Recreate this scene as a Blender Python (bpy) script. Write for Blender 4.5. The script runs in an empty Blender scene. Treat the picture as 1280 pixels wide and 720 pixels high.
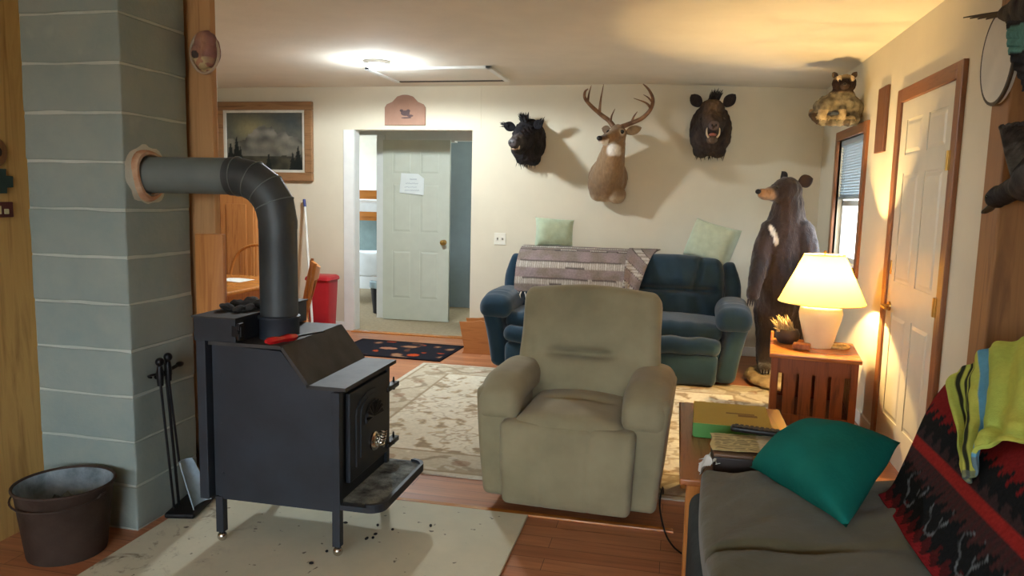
import bpy, bmesh, math, random
from mathutils import Vector, Matrix, Euler, noise
random.seed(7)
S = bpy.context.scene
C = S.collection
PI = math.pi

def lin(r, g, b):
    f = lambda c: (c/255/12.92) if c/255 <= .04045 else ((c/255+.055)/1.055)**2.4
    return (f(r), f(g), f(b))

def clamp(x, a=0., b=1.): return a if x < a else b if x > b else x
def sst(a, b, x):
    t = clamp((x-a)/(b-a)); return t*t*(3-2*t)
def mix(a, b, t): return tuple(x+(y-x)*t for x, y in zip(a, b))
def nz(x, y, z=0., s=1.): return noise.noise(Vector((x*s, y*s, z*s)))
def fbm(x, y, z=0., s=1., o=3): return noise.fractal(Vector((x*s, y*s, z*s)), 1., 2., o)

# ------------------------------------------------------------------ materials
def nmat(name):
    m = bpy.data.materials.new(name); m.use_nodes = True
    nt = m.node_tree; b = nt.nodes['Principled BSDF']
    return m, nt, b

def coords(nt, scale):
    tc = nt.nodes.new('ShaderNodeTexCoord'); mp = nt.nodes.new('ShaderNodeMapping')
    mp.inputs['Scale'].default_value = scale
    nt.links.new(tc.outputs['Object'], mp.inputs['Vector'])
    return mp.outputs['Vector']

def noi(nt, vec, scale, detail=3, rough=.55, dist=0.):
    n = nt.nodes.new('ShaderNodeTexNoise')
    n.inputs['Scale'].default_value = scale; n.inputs['Detail'].default_value = detail
    n.inputs['Roughness'].default_value = rough; n.inputs['Distortion'].default_value = dist
    nt.links.new(vec, n.inputs['Vector'])
    return n.outputs['Fac']

def ramp(nt, fac, stops):
    r = nt.nodes.new('ShaderNodeValToRGB'); e = r.color_ramp.elements
    while len(e) < len(stops): e.new(.5)
    for el, (p, c) in zip(e, stops):
        el.position = p; el.color = (*c, 1)
    nt.links.new(fac, r.inputs['Fac'])
    return r.outputs['Color']

def addbump(nt, b, fac, strength, dist=.01):
    bu = nt.nodes.new('ShaderNodeBump'); bu.inputs['Strength'].default_value = strength
    bu.inputs['Distance'].default_value = dist
    nt.links.new(fac, bu.inputs['Height']); nt.links.new(bu.outputs['Normal'], b.inputs['Normal'])

def plain(name, rgb, rough=.6, var=.12, vs=9, bump=0., bs=90, metal=0., rgb2=None, stretch=(1, 1, 1), spec=.4, sheen=0.):
    m, nt, b = nmat(name)
    c = lin(*rgb)
    lo, hi = (tuple(x*(1-var) for x in c), tuple(min(1, x*(1+var)) for x in c)) if rgb2 is None else (c, lin(*rgb2))
    v = coords(nt, stretch)
    nt.links.new(ramp(nt, noi(nt, v, vs, 4), [(.32, lo), (.68, hi)]), b.inputs['Base Color'])
    b.inputs['Roughness'].default_value = rough; b.inputs['Metallic'].default_value = metal
    b.inputs['Specular IOR Level'].default_value = spec
    if sheen:
        b.inputs['Sheen Weight'].default_value = sheen; b.inputs['Sheen Roughness'].default_value = .5
    if bump: addbump(nt, b, noi(nt, v, bs, 3), bump)
    return m

def wood(name, c1, c2, axis=0, scale=1., rough=.45, knots=True, c3=None, spec=.4):
    m, nt, b = nmat(name)
    sc = [14*scale]*3; sc[axis] = 1.1*scale
    v = coords(nt, tuple(sc))
    f = noi(nt, v, 1.6, 5, .6, 1.2)
    a, d = lin(*c1), lin(*c2)
    st = [(.28, d), (.5, a), (.74, mix(a, d, .35))]
    col = ramp(nt, f, st)
    if knots:
        sk = [3.2*scale]*3; sk[axis] = 1.5*scale
        vo = nt.nodes.new('ShaderNodeTexVoronoi'); vo.inputs['Scale'].default_value = 1.3
        nt.links.new(coords(nt, tuple(sk)), vo.inputs['Vector'])
        kf = ramp(nt, vo.outputs['Distance'], [(.02, (1, 1, 1)), (.13, (0, 0, 0))])
        mx = nt.nodes.new('ShaderNodeMixRGB'); nt.links.new(kf, mx.inputs['Fac'])
        nt.links.new(col, mx.inputs['Color1'])
        mx.inputs['Color2'].default_value = (*(lin(*c3) if c3 else mix(d, (.02, .01, .005), .6)), 1)
        col = mx.outputs['Color']
    nt.links.new(col, b.inputs['Base Color'])
    b.inputs['Roughness'].default_value = rough; b.inputs['Specular IOR Level'].default_value = spec
    addbump(nt, b, f, .15, .004)
    return m

def vcol(name, rough=.8, bump=.2, bs=120, var=.18, vs=60, stretch=(1, 1, 1), spec=.25, sheen=0.):
    m, nt, b = nmat(name)
    at = nt.nodes.new('ShaderNodeAttribute'); at.attribute_name = 'Col'
    v = coords(nt, stretch)
    sh = ramp(nt, noi(nt, v, vs, 4), [(.3, (1-var,)*3), (.7, (1+var*.6,)*3)])
    mx = nt.nodes.new('ShaderNodeMixRGB'); mx.blend_type = 'MULTIPLY'; mx.inputs['Fac'].default_value = 1
    nt.links.new(at.outputs['Color'], mx.inputs['Color1']); nt.links.new(sh, mx.inputs['Color2'])
    nt.links.new(mx.outputs['Color'], b.inputs['Base Color'])
    b.inputs['Roughness'].default_value = rough; b.inputs['Specular IOR Level'].default_value = spec
    if sheen: b.inputs['Sheen Weight'].default_value = sheen
    if bump: addbump(nt, b, noi(nt, v, bs, 3), bump)
    return m

def paint(me, f):
    a = me.attributes.get('Col') or me.attributes.new('Col', 'FLOAT_COLOR', 'POINT')
    for v in me.vertices:
        a.data[v.index].color = (*f(v.co), 1)

# ------------------------------------------------------------------ mesh helpers
def box(bm, x0, x1, y0, y1, z0, z1, bev=0., M=None, seg=2):
    n0 = len(bm.verts)
    r = bmesh.ops.create_cube(bm, size=1)
    vs = r['verts']
    for v in vs:
        v.co = Vector(((x0+x1)/2+v.co.x*(x1-x0), (y0+y1)/2+v.co.y*(y1-y0), (z0+z1)/2+v.co.z*(z1-z0)))
    if bev:
        es = list({e for v in vs for e in v.link_edges})
        q = bmesh.ops.bevel(bm, geom=es, offset=bev, segments=seg, affect='EDGES', profile=.5)
        vs = list({v for f in q['faces'] for v in f.verts} | {v for v in vs if v.is_valid})
    if M is not None:
        bmesh.ops.transform(bm, matrix=M, verts=[v for v in vs if v.is_valid])
    return bm

def frame_of(d):
    d = d.normalized()
    a = Vector((0, 0, 1)) if abs(d.z) < .9 else Vector((1, 0, 0))
    u = d.cross(a).normalized(); w = d.cross(u).normalized()
    return u, w

def loft(bm, rings, cap=True, closed=True):
    R = [[bm.verts.new(p) for p in r] for r in rings]
    n = len(R[0])
    for i in range(len(R)-1):
        for j in range(n if closed else n-1):
            k = (j+1) % n
            bm.faces.new((R[i][j], R[i][k], R[i+1][k], R[i+1][j]))
    if cap and closed:
        bm.faces.new(list(reversed(R[0]))); bm.faces.new(R[-1])
    return bm

def tube(bm, pts, r, seg=10, cap=True):
    P = [Vector(p) for p in pts]
    rs = r if isinstance(r, (list, tuple)) else [r]*len(P)
    rings = []; u = None
    for i, p in enumerate(P):
        d = (P[min(i+1, len(P)-1)]-P[max(i-1, 0)])
        if d.length < 1e-9: d = Vector((0, 0, 1))
        d.normalize()
        if u is None: u, w = frame_of(d)
        else:
            u = (u-d*u.dot(d))
            if u.length < 1e-6: u, w = frame_of(d)
            u.normalize(); w = d.cross(u)
        rings.append([p+(u*math.cos(a)+w*math.sin(a))*rs[i] for a in [2*PI*k/seg for k in range(seg)]])
    return loft(bm, rings, cap)

def spline(pts, n=8):
    P = [Vector(p) for p in pts]; out = []
    for i in range(len(P)-1):
        p0, p1, p2, p3 = P[max(i-1, 0)], P[i], P[i+1], P[min(i+2, len(P)-1)]
        for k in range(n):
            t = k/n
            out.append(.5*((2*p1)+(p2-p0)*t+(2*p0-5*p1+4*p2-p3)*t*t+(3*p1-p0-3*p2+p3)*t**3))
    out.append(P[-1]); return out

def lerps(vals, n):
    out = []
    for i in range(len(vals)-1):
        out += [vals[i]+(vals[i+1]-vals[i])*k/n for k in range(n)]
    return out+[vals[-1]]

def cyl(bm, p0, p1, r0, r1=None, seg=20):
    return tube(bm, [p0, p1], [r0, r0 if r1 is None else r1], seg)

def lathe(bm, prof, c=(0, 0, 0), seg=32, cap=True):
    return loft(bm, [[Vector((c[0]+r*math.cos(a), c[1]+r*math.sin(a), c[2]+z)) for a in [2*PI*k/seg for k in range(seg)]] for r, z in prof], cap)

def ell(bm, c, r, rot=(0, 0, 0), u=20, v=12):
    M = Matrix.Translation(c) @ Euler(rot).to_matrix().to_4x4() @ Matrix.Diagonal((*r, 1))
    bmesh.ops.create_uvsphere(bm, u_segments=u, v_segments=v, radius=1, matrix=M)
    return bm

def cap(bm, p0, p1, r0, r1, seg=14):
    p0, p1 = Vector(p0), Vector(p1)
    ell(bm, p0, (r0,)*3, u=seg, v=10); ell(bm, p1, (r1,)*3, u=seg, v=10)
    return tube(bm, [p0, p1], [r0, r1], seg)

def prism(bm, poly, axis, a, b):
    """poly in the two other axes (in x,y,z order), extruded along axis from a to b"""
    def mk(p, t):
        q = [p[0], p[1]]; q.insert(axis, t); return Vector(q)
    return loft(bm, [[mk(p, a) for p in poly], [mk(p, b) for p in poly]])

def rbox(bm, c, s, r, fn=None, k=3, n=6, M=None):
    h = [x/2 for x in s]; r = min(r, min(h)*.999)
    T = []
    for a in range(3):
        i = h[a]-r
        rim = [i+r*math.tan(PI/4*j/k) for j in range(1, k+1)]
        m = n if i > 1e-4 else 1
        T.append([-x for x in reversed(rim)]+[-i+2*i*j/m for j in range(m+1)]+rim)
    cache = {}
    def vert(p):
        inn = Vector([clamp(p[a], -(h[a]-r), h[a]-r) for a in range(3)])
        d = p-inn
        if d.length > 1e-9: d = d.normalized()*r
        q = inn+d
        key = (round(q.x, 5), round(q.y, 5), round(q.z, 5))
        if key not in cache:
            if fn: q = Vector(fn(q.x, q.y, q.z))
            if M is not None: q = M @ q
            cache[key] = bm.verts.new(q+Vector(c))
        return cache[key]
    for ax in range(3):
        u, w = [a for a in range(3) if a != ax]
        for sg in (-1, 1):
            for i in range(len(T[u])-1):
                for j in range(len(T[w])-1):
                    q = []
                    for (a, b) in ((i, j), (i+1, j), (i+1, j+1), (i, j+1)):
                        p = Vector((0, 0, 0)); p[ax] = sg*h[ax]; p[u] = T[u][a]; p[w] = T[w][b]
                        q.append(vert(p))
                    q = [x for n_, x in enumerate(q) if x not in q[:n_]]
                    if len(q) < 3: continue
                    if (sg > 0) == (ax == 1): q.reverse()
                    try: bm.faces.new(q)
                    except ValueError: pass
    return bm

def grid(nu, nv, f, thick=0.):
    """surface f(u,v)->(x,y,z), optional thickness"""
    bm = bmesh.new()
    V = [[bm.verts.new(f(i/nu, j/nv)) for j in range(nv+1)] for i in range(nu+1)]
    for i in range(nu):
        for j in range(nv):
            bm.faces.new((V[i][j], V[i+1][j], V[i+1][j+1], V[i][j+1]))
    if thick:
        bmesh.ops.recalc_face_normals(bm, faces=bm.faces)
        bmesh.ops.solidify(bm, geom=bm.faces[:], thickness=thick)
    return bm

def NB(): return bmesh.new()

def link(name, me, mat, parent=None, smooth=True, ang=40):
    o = bpy.data.objects.new(name, me); C.objects.link(o)
    if mat: me.materials.append(mat) if not isinstance(mat, (list, tuple)) else [me.materials.append(x) for x in mat]
    if smooth:
        me.polygons.foreach_set('use_smooth', [True]*len(me.polygons))
        if ang < 180:
            try: me.set_sharp_from_angle(angle=math.radians(ang))
            except Exception: pass
    if parent is not None: o.parent = parent
    return o

MW = {}
def obj(name, bm, mat, parent=None, world=True, smooth=True, ang=40, col=None, recalc=True):
    """bm in world coordinates; re-expressed in the thing's own space"""
    if isinstance(bm, bmesh.types.BMesh):
        if recalc: bmesh.ops.recalc_face_normals(bm, faces=bm.faces)
        me = bpy.data.meshes.new(name); bm.to_mesh(me); bm.free()
    else: me = bm; me.name = name
    if col: paint(me, col)
    root = parent
    while root is not None and root.parent is not None: root = root.parent
    if root is not None and world and root.name in MW:
        me.transform(MW[root.name].inverted())
    return link(name, me, mat, parent, smooth, ang)

def tag(o, label, cat, group=None):
    o['label'] = label; o['category'] = cat
    if group: o['group'] = group
    return o

def thing(name, label, cat, loc=(0, 0, 0), rotz=0., group=None, local=False):
    o = bpy.data.objects.new(name, None); C.objects.link(o)
    o.empty_display_size = .1
    o.location = loc; o.rotation_euler = (0, 0, rotz)
    if not local: MW[o.name] = Matrix.Translation(loc) @ Matrix.Rotation(rotz, 4, 'Z')
    return tag(o, label, cat, group)

def single(name, bm, mat, label, cat, loc, group=None, **k):
    """a one-mesh thing built in world coordinates with its origin at loc"""
    o = obj(name, bm, mat, None, **k)
    o.data.transform(Matrix.Translation(-Vector(loc))); o.location = loc
    return tag(o, label, cat, group)

def struct(name, bm, mat, parent=None, **k):
    k.setdefault('smooth', False)
    o = obj(name, bm, mat, parent, **k)
    if parent is None: o['kind'] = 'structure'
    return o

def fuse(bm, voxel, it=4, fur=0., fs=40., fn=None):
    """one continuous surface over overlapping volumes"""
    me = bpy.data.meshes.new('t'); bm.to_mesh(me); bm.free()
    o = bpy.data.objects.new('t', me); C.objects.link(o)
    m = o.modifiers.new('r', 'REMESH'); m.mode = 'VOXEL'; m.voxel_size = voxel
    s = o.modifiers.new('s', 'SMOOTH'); s.factor = .5; s.iterations = it
    dg = bpy.context.evaluated_depsgraph_get(); dg.update()
    me2 = bpy.data.meshes.new_from_object(o.evaluated_get(dg))
    bpy.data.objects.remove(o); bpy.data.meshes.remove(me)
    if fur or fn:
        N = [v.normal.copy() for v in me2.vertices]
        for v, n in zip(me2.vertices, N):
            d = 0
            if fur: d += fur*(fbm(v.co.x*fs, v.co.y*fs, v.co.z*fs*.35, 1, 3))
            if fn: d += fn(v.co)
            v.co = v.co+n*d
    return me2

def rot_about(p, e):
    return Matrix.Translation(p) @ Euler(e).to_matrix().to_4x4() @ Matrix.Translation(-Vector(p))
# ------------------------------------------------------------------ palette
m_wall = plain('wall_paint', (214, 206, 184), .85, .03, 3, .05, 60)
m_ceil = plain('ceiling_paint', (228, 222, 208), .9, .03, 4, .15, 40)
m_white = plain('white_paint', (226, 228, 224), .5, .03)
m_door = plain('door_paint', (214, 208, 190), .35, .03)
m_doorg = plain('pale_green_door_paint', (200, 205, 190), .5, .03)
m_hall = plain('blue_grey_paint', (140, 155, 160), .8, .04)
m_stove = plain('black_stove_paint', (33, 39, 47), .55, .3, 5, .05, 200, 0., spec=.45)
m_stovetop = plain('heat_greyed_steel', (58, 56, 54), .6, .45, 7, .06, 150, .2)
m_pipe = plain('stove_pipe_steel', (66, 72, 74), .5, .3, 4, .02, 120, .35)
m_pipegrey = plain('stove_pipe_grey', (104, 114, 112), .55, .15, 4, .02, 120, .2)
m_iron = plain('wrought_iron', (22, 22, 24), .45, .3, 20, .05, 200, .4)
m_chrome = plain('bright_steel', (200, 195, 185), .25, .1, 20, 0, metal=1.)
m_brass = plain('brass', (190, 150, 80), .3, .1, 20, 0, metal=1.)
m_oak = wood('honey_oak', (190, 122, 58), (140, 80, 34), 2, 1.2, .3, False)
m_oakh = wood('honey_oak_top', (196, 126, 58), (146, 84, 36), 0, 1.2, .22, False, spec=.6)
m_mission = wood('reddish_oak', (140, 74, 34), (96, 46, 20), 2, 1.3, .35, False)
m_missiont = wood('reddish_oak_top', (176, 104, 46), (130, 70, 28), 0, 1.3, .25, False, spec=.6)
m_pine = wood('knotty_pine', (196, 132, 72), (160, 94, 46), 2, .8, .5, True, (80, 40, 20))
m_pineh = wood('knotty_pine_lying', (184, 118, 62), (150, 88, 42), 0, 1., .5, True, (80, 40, 20))
m_post = wood('timber_post', (186, 142, 94), (156, 112, 70), 2, .7, .6, True, (60, 40, 25))
m_postdark = wood('timber_post_weathered', (150, 104, 58), (112, 74, 40), 2, .7, .65, False)
m_trim = wood('stained_trim', (142, 92, 56), (106, 64, 36), 2, 1.2, .4, False)
m_trimh = wood('stained_trim_lying', (142, 92, 56), (106, 64, 36), 1, 1.2, .4, False)
m_ply = wood('plywood', (196, 158, 92), (150, 112, 58), 2, .55, .7, False)
m_log = wood('log_siding', (150, 98, 54), (110, 66, 34), 1, .7, .6, True, (70, 40, 20))
m_glass = None

# ------------------------------------------------------------------ room
CZ = lambda x: 2.46 if x < -.3 else 2.46-.055*(x+.3)/1.52
WX = 1.22      # right wall
BY = 7.09      # back wall

# laminate floor
def floor_mat():
    m, nt, b = nmat('laminate_planks')
    v = coords(nt, (1, 1, 1))
    br = nt.nodes.new('ShaderNodeTexBrick')
    br.inputs['Scale'].default_value = 1; br.inputs['Brick Width'].default_value = 1.2
    br.inputs['Row Height'].default_value = .095; br.inputs['Mortar Size'].default_value = .0012
    br.offset = .37
    br.inputs['Color1'].default_value = (*lin(190, 130, 90), 1); br.inputs['Color2'].default_value = (*lin(168, 106, 70), 1)
    br.inputs['Mortar'].default_value = (*lin(80, 45, 28), 1); br.inputs['Bias'].default_value = 0
    nt.links.new(v, br.inputs['Vector'])
    g = noi(nt, coords(nt, (1.2, 16, 1)), 2.2, 5, .6, .8)
    mx = nt.nodes.new('ShaderNodeMixRGB'); mx.blend_type = 'MULTIPLY'; mx.inputs['Fac'].default_value = 1
    nt.links.new(br.outputs['Color'], mx.inputs['Color1'])
    nt.links.new(ramp(nt, g, [(.3, (.72, .7, .68)), (.7, (1.1, 1.08, 1.05))]), mx.inputs['Color2'])
    nt.links.new(mx.outputs['Color'], b.inputs['Base Color'])
    b.inputs['Roughness'].default_value = .38; b.inputs['Specular IOR Level'].default_value = .4
    return m
bm = NB(); box(bm, -5.3, 2.2, -3.2, 7.05, -.12, 0); box(bm, -1.97, 2.2, 7.05, 7.2, -.12, 0); box(bm, -5.3, -3.2, 7.05, 7.2, -.12, 0)
struct('floor', bm, floor_mat())
m_carpet = plain('beige_carpet', (168, 152, 124), .95, .12, 30, .5, 300, spec=.1)
bm = NB(); box(bm, -3.2, -1.97, 7.05, 7.2, -.12, .004); box(bm, -5.6, -1.2, 7.2, 10.4, -.12, .004)
struct('floor_hall', bm, m_carpet)
bm = NB(); box(bm, -3.2, -1.97, 7.0, 7.09, 0, .012, .004)
struct('trim_1', bm, m_oakh)

bm = NB()
rows = [(x, CZ(x)) for x in (-5.6, -.3, 1.5, 2.3)]
for (xa, za), (xb, zb) in zip(rows, rows[1:]):
    loft(bm, [[Vector((xa, -3.2, za)), Vector((xb, -3.2, zb)), Vector((xb, -3.2, zb+.1)), Vector((xa, -3.2, za+.1))],
              [Vector((xa, 10.5, za)), Vector((xb, 10.5, zb)), Vector((xb, 10.5, zb+.1)), Vector((xa, 10.5, za+.1))]])
struct('ceiling', bm, m_ceil)

TOP = 2.47
bm = NB()
box(bm, -5.3, -3.2, BY, BY+.12, 0, TOP); box(bm, -3.2, -1.97, BY, BY+.12, 2.04, TOP); box(bm, -1.97, 1.4, BY, BY+.12, 0, TOP)
struct('wall_back', bm, m_wall)
# right wall with door and window openings
DY0, DY1, DZ = 3.80, 4.66, 1.985
WY0, WY1, WZ0, WZ1 = 5.50, 6.36, .98, 1.90
bm = NB()
for y0, y1, z0, z1 in ((3.30, DY0, 0, TOP), (DY0, DY1, DZ, TOP), (DY1, WY0, 0, TOP), (WY0, WY1, 0, WZ0), (WY0, WY1, WZ1, TOP), (WY1, BY, 0, TOP)):
    box(bm, WX, WX+.14, y0, y1, z0, z1)
struct('wall_right', bm, m_wall)
# near room
bm = NB(); box(bm, -2.72, -2.57, -3.2, 2.56, 0, TOP)
struct('wall_left', bm, m_ply)
bm = NB()
for k in range(13):     # log siding on the near right wall
    z0 = k*.19
    prism(bm, [(1.36, z0+.004), (1.33, z0+.03), (1.325, z0+.095), (1.33, z0+.16), (1.36, z0+.186), (1.46, z0+.186), (1.46, z0+.004)], 1, -3.2, 3.12)
for v in bm.verts: pass
struct('wall_log', bm, m_log)
bm = NB(); box(bm, 1.38, 1.5, -3.2, 3.3, 0, TOP)
struct('wall_near', bm, plain('dark_gap', (50, 34, 22), .9))
# wall behind the camera with an unseen wide window added for fill daylight
bm = NB()
for x0, x1, z0, z1 in ((-2.7, -2.2, 0, TOP), (-2.2, .9, 0, .75), (-2.2, .9, 2.2, TOP), (.9, 1.5, 0, TOP)):
    box(bm, x0, x1, -3.2, -3.05, z0, z1)
struct('wall_front', bm, m_wall)
bm = NB()
for x0, x1, z0, z1 in ((-2.2, -2.14, .75, 2.2), (.84, .9, .75, 2.2), (-2.2, .9, .75, .81), (-2.2, .9, 2.14, 2.2), (-.68, -.62, .75, 2.2)):
    box(bm, x0, x1, -3.17, -3.08, z0, z1)
struct('added_fill_window', bm, m_trim)
# dining alcove walls
bm = NB(); box(bm, -5.4, -5.25, 2.9, BY, 0, TOP)
struct('wall_alcove', bm, m_wall)
bm = NB(); box(bm, -5.4, -2.185, 2.96, 3.05, 0, TOP)
struct('wall_partition', bm, m_wall)

# hall and bedroom beyond the opening
bm = NB()
HY = 7.93
box(bm, -3.29, -3.2, HY, HY+.1, 0, TOP); box(bm, -3.2, -2.4, HY, HY+.1, 1.985, TOP)
box(bm, -2.0, -1.2, HY, HY+.1, 0, TOP); box(bm, -2.4, -2.0, HY, HY+.1, 2.0, TOP)
box(bm, -4.6, -3.29, HY, HY+.1, 2.06, TOP); box(bm, -5.6, -4.3, HY, HY+.1, 0, TOP)
struct('wall_hall', bm, m_white)
bm = NB(); box(bm, -1.95, -1.85, BY+.12, HY, 0, TOP); box(bm, -4.5, -4.4, BY+.12, HY, 0, TOP)
struct('wall_hall_end', bm, m_hall)
bm = NB(); box(bm, -2.9, -2.8, 9.05, 10.4, 0, TOP); box(bm, -2.9, -1.2, 9.0, 9.1, 0, TOP); box(bm, -1.3, -1.2, 8.0, 8.25, 0, TOP); box(bm, -1.3, -1.2, 8.8, 9.1, 0, TOP); box(bm, -1.3, -1.2, 8.25, 8.8, 0, .9); box(bm, -1.3, -1.2, 8.25, 8.8, 2.0, TOP)  # side wall has an unseen opening added to brighten the hall gap
struct('wall_closet', bm, m_hall)
bm = NB()
box(bm, -5.6, -1.2, 10.3, 10.4, 0, TOP)
for y0, y1, z0, z1 in ((8.03, 8.2, 0, TOP), (8.2, 10.1, 0, .8), (8.2, 10.1, 2.1, TOP), (10.1, 10.4, 0, TOP)):
    box(bm, -5.6, -5.5, y0, y1, z0, z1)
struct('wall_bedroom', bm, m_white)
bm = NB()
for y0, y1, z0, z1 in ((8.2, 8.26, .8, 2.1), (10.04, 10.1, .8, 2.1), (8.2, 10.1, .8, .86), (8.2, 10.1, 2.04, 2.1)):
    box(bm, -5.58, -5.52, y0, y1, z0, z1)
struct('window_3', bm, m_white)

# casings, baseboards
bm = NB()
box(bm, -3.31, -3.2, BY-.014, BY, 0, 2.04, .003); box(bm, -3.205, -3.195, BY, BY+.12, 0, 2.04)
struct('trim_2', bm, m_white)
bm = NB(); box(bm, -5.2, -3.312, BY-.014, BY, 0, .085, .003); box(bm, -1.97, 1.2, BY-.014, BY, 0, .085, .003)
struct('baseboard_back', bm, m_white)
bm = NB(); box(bm, WX-.014, WX, DY1+.08, BY, 0, .085, .003)
struct('baseboard_right', bm, m_white)
bm = NB()
box(bm, -3.3, -3.2, HY-.02, HY+.0, 0, 2.06, .003)
struct('trim_3', bm, m_white)
# corner bead strip visible on the wall right of the opening
bm = NB(); box(bm, -1.90, -1.885, BY-.004, BY, 2.06, TOP-.02)
struct('trim_4', bm, m_wall)
# metal strip where hearth meets laminate
bm = NB(); box(bm, -2.1, .05, 3.115, 3.15, 0, .01, .003)
struct('trim_5', bm, m_oakh)

# ------------------------------------------------------------------ right door
def panel_door(name, width, height, thick, mat, panels):
    """leaf in local x (0..width), y thickness, z; panels as (x0,x1,z0,z1)"""
    bm = NB()
    box(bm, 0, width, -thick/2+.004, thick/2-.004, 0, height)
    xs = sorted({0, width} | {p[0] for p in panels} | {p[1] for p in panels})
    zs = sorted({0, height} | {p[2] for p in panels} | {p[3] for p in panels})
    for xa, xb in zip(xs, xs[1:]):
        for za, zb in zip(zs, zs[1:]):
            cx, cz = (xa+xb)/2, (za+zb)/2
            if any(p[0] < cx < p[1] and p[2] < cz < p[3] for p in panels): continue
            box(bm, xa, xb, -thick/2, thick/2, za, zb)
    for x0, x1, z0, z1 in panels:
        for sg in (-1, 1):
            y0 = sg*(thick/2-.004); y1 = sg*(thick/2+.001); d = .03
            a = [Vector((x0+.012, y0, z0+.012)), Vector((x1-.012, y0, z0+.012)), Vector((x1-.012, y0, z1-.012)), Vector((x0+.012, y0, z1-.012))]
            b = [Vector((x0+d, y1, z0+d)), Vector((x1-d, y1, z0+d)), Vector((x1-d, y1, z1-d)), Vector((x0+d, y1, z1-d))]
            loft(bm, [a, b])
    return bm
six = lambda w: [(a, b, c, d) for a, b in ((.11, w/2-.05), (w/2+.05, w-.11)) for c, d in ((.22, .80), (.98, 1.58), (1.68, 1.87))]
RZ = Matrix.Rotation(PI/2, 4, 'Z')
bm = panel_door('d', DY1-DY0, DZ-.01, .045, m_door, six(DY1-DY0))
bmesh.ops.transform(bm, matrix=Matrix.Translation((WX+.014, DY0, .008)) @ RZ, verts=bm.verts)
d1 = struct('door_1', bm, m_door)
bm = NB()
w = .075
box(bm, WX-.022, WX+.02, DY0-w, DY0, 0, DZ+w, .004); box(bm, WX-.022, WX+.02, DY1, DY1+w, 0, DZ+w, .004)
obj('door_frame', bm, m_trim, d1, smooth=False)
bm = NB(); box(bm, WX-.022, WX+.02, DY0, DY1, DZ, DZ+w, .004)
obj('door_frame_head', bm, m_trimh, d1, smooth=False)
bm = NB()
ky = DY1-.07
cyl(bm, (WX-.006, ky, .84), (WX-.018, ky, .84), .028, .026); cyl(bm, (WX-.018, ky, .84), (WX-.05, ky, .84), .011)
tube(bm, spline([(WX-.05, ky, .84), (WX-.057, ky-.05, .842), (WX-.055, ky-.1, .835)], 5), [.011]*6+[.008]*5, 10)
obj('door_handle', bm, m_brass, d1)
for z in (.94, 1.62, .28):
    bm = NB(); cyl(bm, (WX-.024, DY0+.004, z-.045), (WX-.024, DY0+.004, z+.045), .008, None, 10); box(bm, WX-.026, WX+.0, DY0-.02, DY0+.03, z-.045, z+.045)
    obj('hinge', bm, m_brass, d1)
bm = NB(); box(bm, WX-.013, WX+.0, DY1-.05, DY1-.02, 1.02, 1.10, .004); obj('deadbolt_plate', bm, m_brass, d1)

# ------------------------------------------------------------------ window with blind
bm = NB()
w = .07
box(bm, WX-.02, WX+.02, WY0-w, WY0, WZ0-w, WZ1+w, .004); box(bm, WX-.02, WX+.02, WY1, WY1+w, WZ0-w, WZ1+w, .004)
win = struct('window_1', bm, m_trim)
bm = NB(); box(bm, WX-.02, WX+.02, WY0, WY1, WZ1, WZ1+w, .004); box(bm, WX-.035, WX+.02, WY0, WY1, WZ0-.04, WZ0, .004)
obj('window_frame', bm, m_trimh, win, smooth=False)
bm = NB()
for y0, y1, z0, z1 in ((WY0, WY0+.035, WZ0, WZ1), (WY1-.035, WY1, WZ0, WZ1), (WY0, WY1, WZ0, WZ0+.035), (WY0, WY1, WZ1-.035, WZ1), (WY0, WY1, 1.40, 1.44)):
    box(bm, WX+.05, WX+.09, y0, y1, z0, z1)
obj('sash', bm, m_white, win, smooth=False)
bm = NB(); box(bm, WX+.066, WX+.070, WY0+.03, WY1-.03, WZ0+.03, WZ1-.03)
mg, nt, b = nmat('window_glass')
o_ = nt.nodes['Material Output']; t_ = nt.nodes.new('ShaderNodeBsdfTransparent'); g_ = nt.nodes.new('ShaderNodeBsdfGlossy'); g_.inputs['Roughness'].default_value = .02; x_ = nt.nodes.new('ShaderNodeMixShader'); x_.inputs[0].default_value = .06; nt.links.new(t_.outputs[0], x_.inputs[1]); nt.links.new(g_.outputs[0], x_.inputs[2]); nt.links.new(x_.outputs[0], o_.inputs['Surface'])
obj('pane', bm, mg, win, smooth=False)
bl = thing('window_blind', 'white slatted blind raised halfway in the daylit window', 'blind', (WX+.03, (WY0+WY1)/2, 1.46))
m_blind, nt, b = nmat('blind_vinyl')
b.inputs['Base Color'].default_value = (*lin(214, 224, 228), 1); b.inputs['Roughness'].default_value = .5
t_ = nt.nodes.new('ShaderNodeBsdfTranslucent'); t_.inputs['Color'].default_value = (.16, .21, .24, 1); x_ = nt.nodes.new('ShaderNodeMixShader'); x_.inputs[0].default_value = .4
nt.links.new(b.outputs[0], x_.inputs[1]); nt.links.new(t_.outputs[0], x_.inputs[2]); nt.links.new(x_.outputs[0], nt.nodes['Material Output'].inputs['Surface'])
bm = NB(); box(bm, WX+.012, WX+.045, WY0+.008, WY1-.008, WZ1-.045, WZ1-.002, .004); obj('headrail', bm, m_blind, bl)
for k in range(19):
    z = WZ1-.055-k*.0205
    bm = NB(); box(bm, WX+.016, WX+.041, WY0+.012, WY1-.012, -.0008, .0008, M=Matrix.Translation((0, 0, z)) @ rot_about((WX+.028, 0, 0), (0, math.radians(52), 0)))
    obj('slat', bm, m_blind, bl)
bm = NB(); box(bm, WX+.014, WX+.044, WY0+.01, WY1-.01, 1.45, 1.47, .004); obj('bottom_rail', bm, m_blind, bl)
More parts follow.
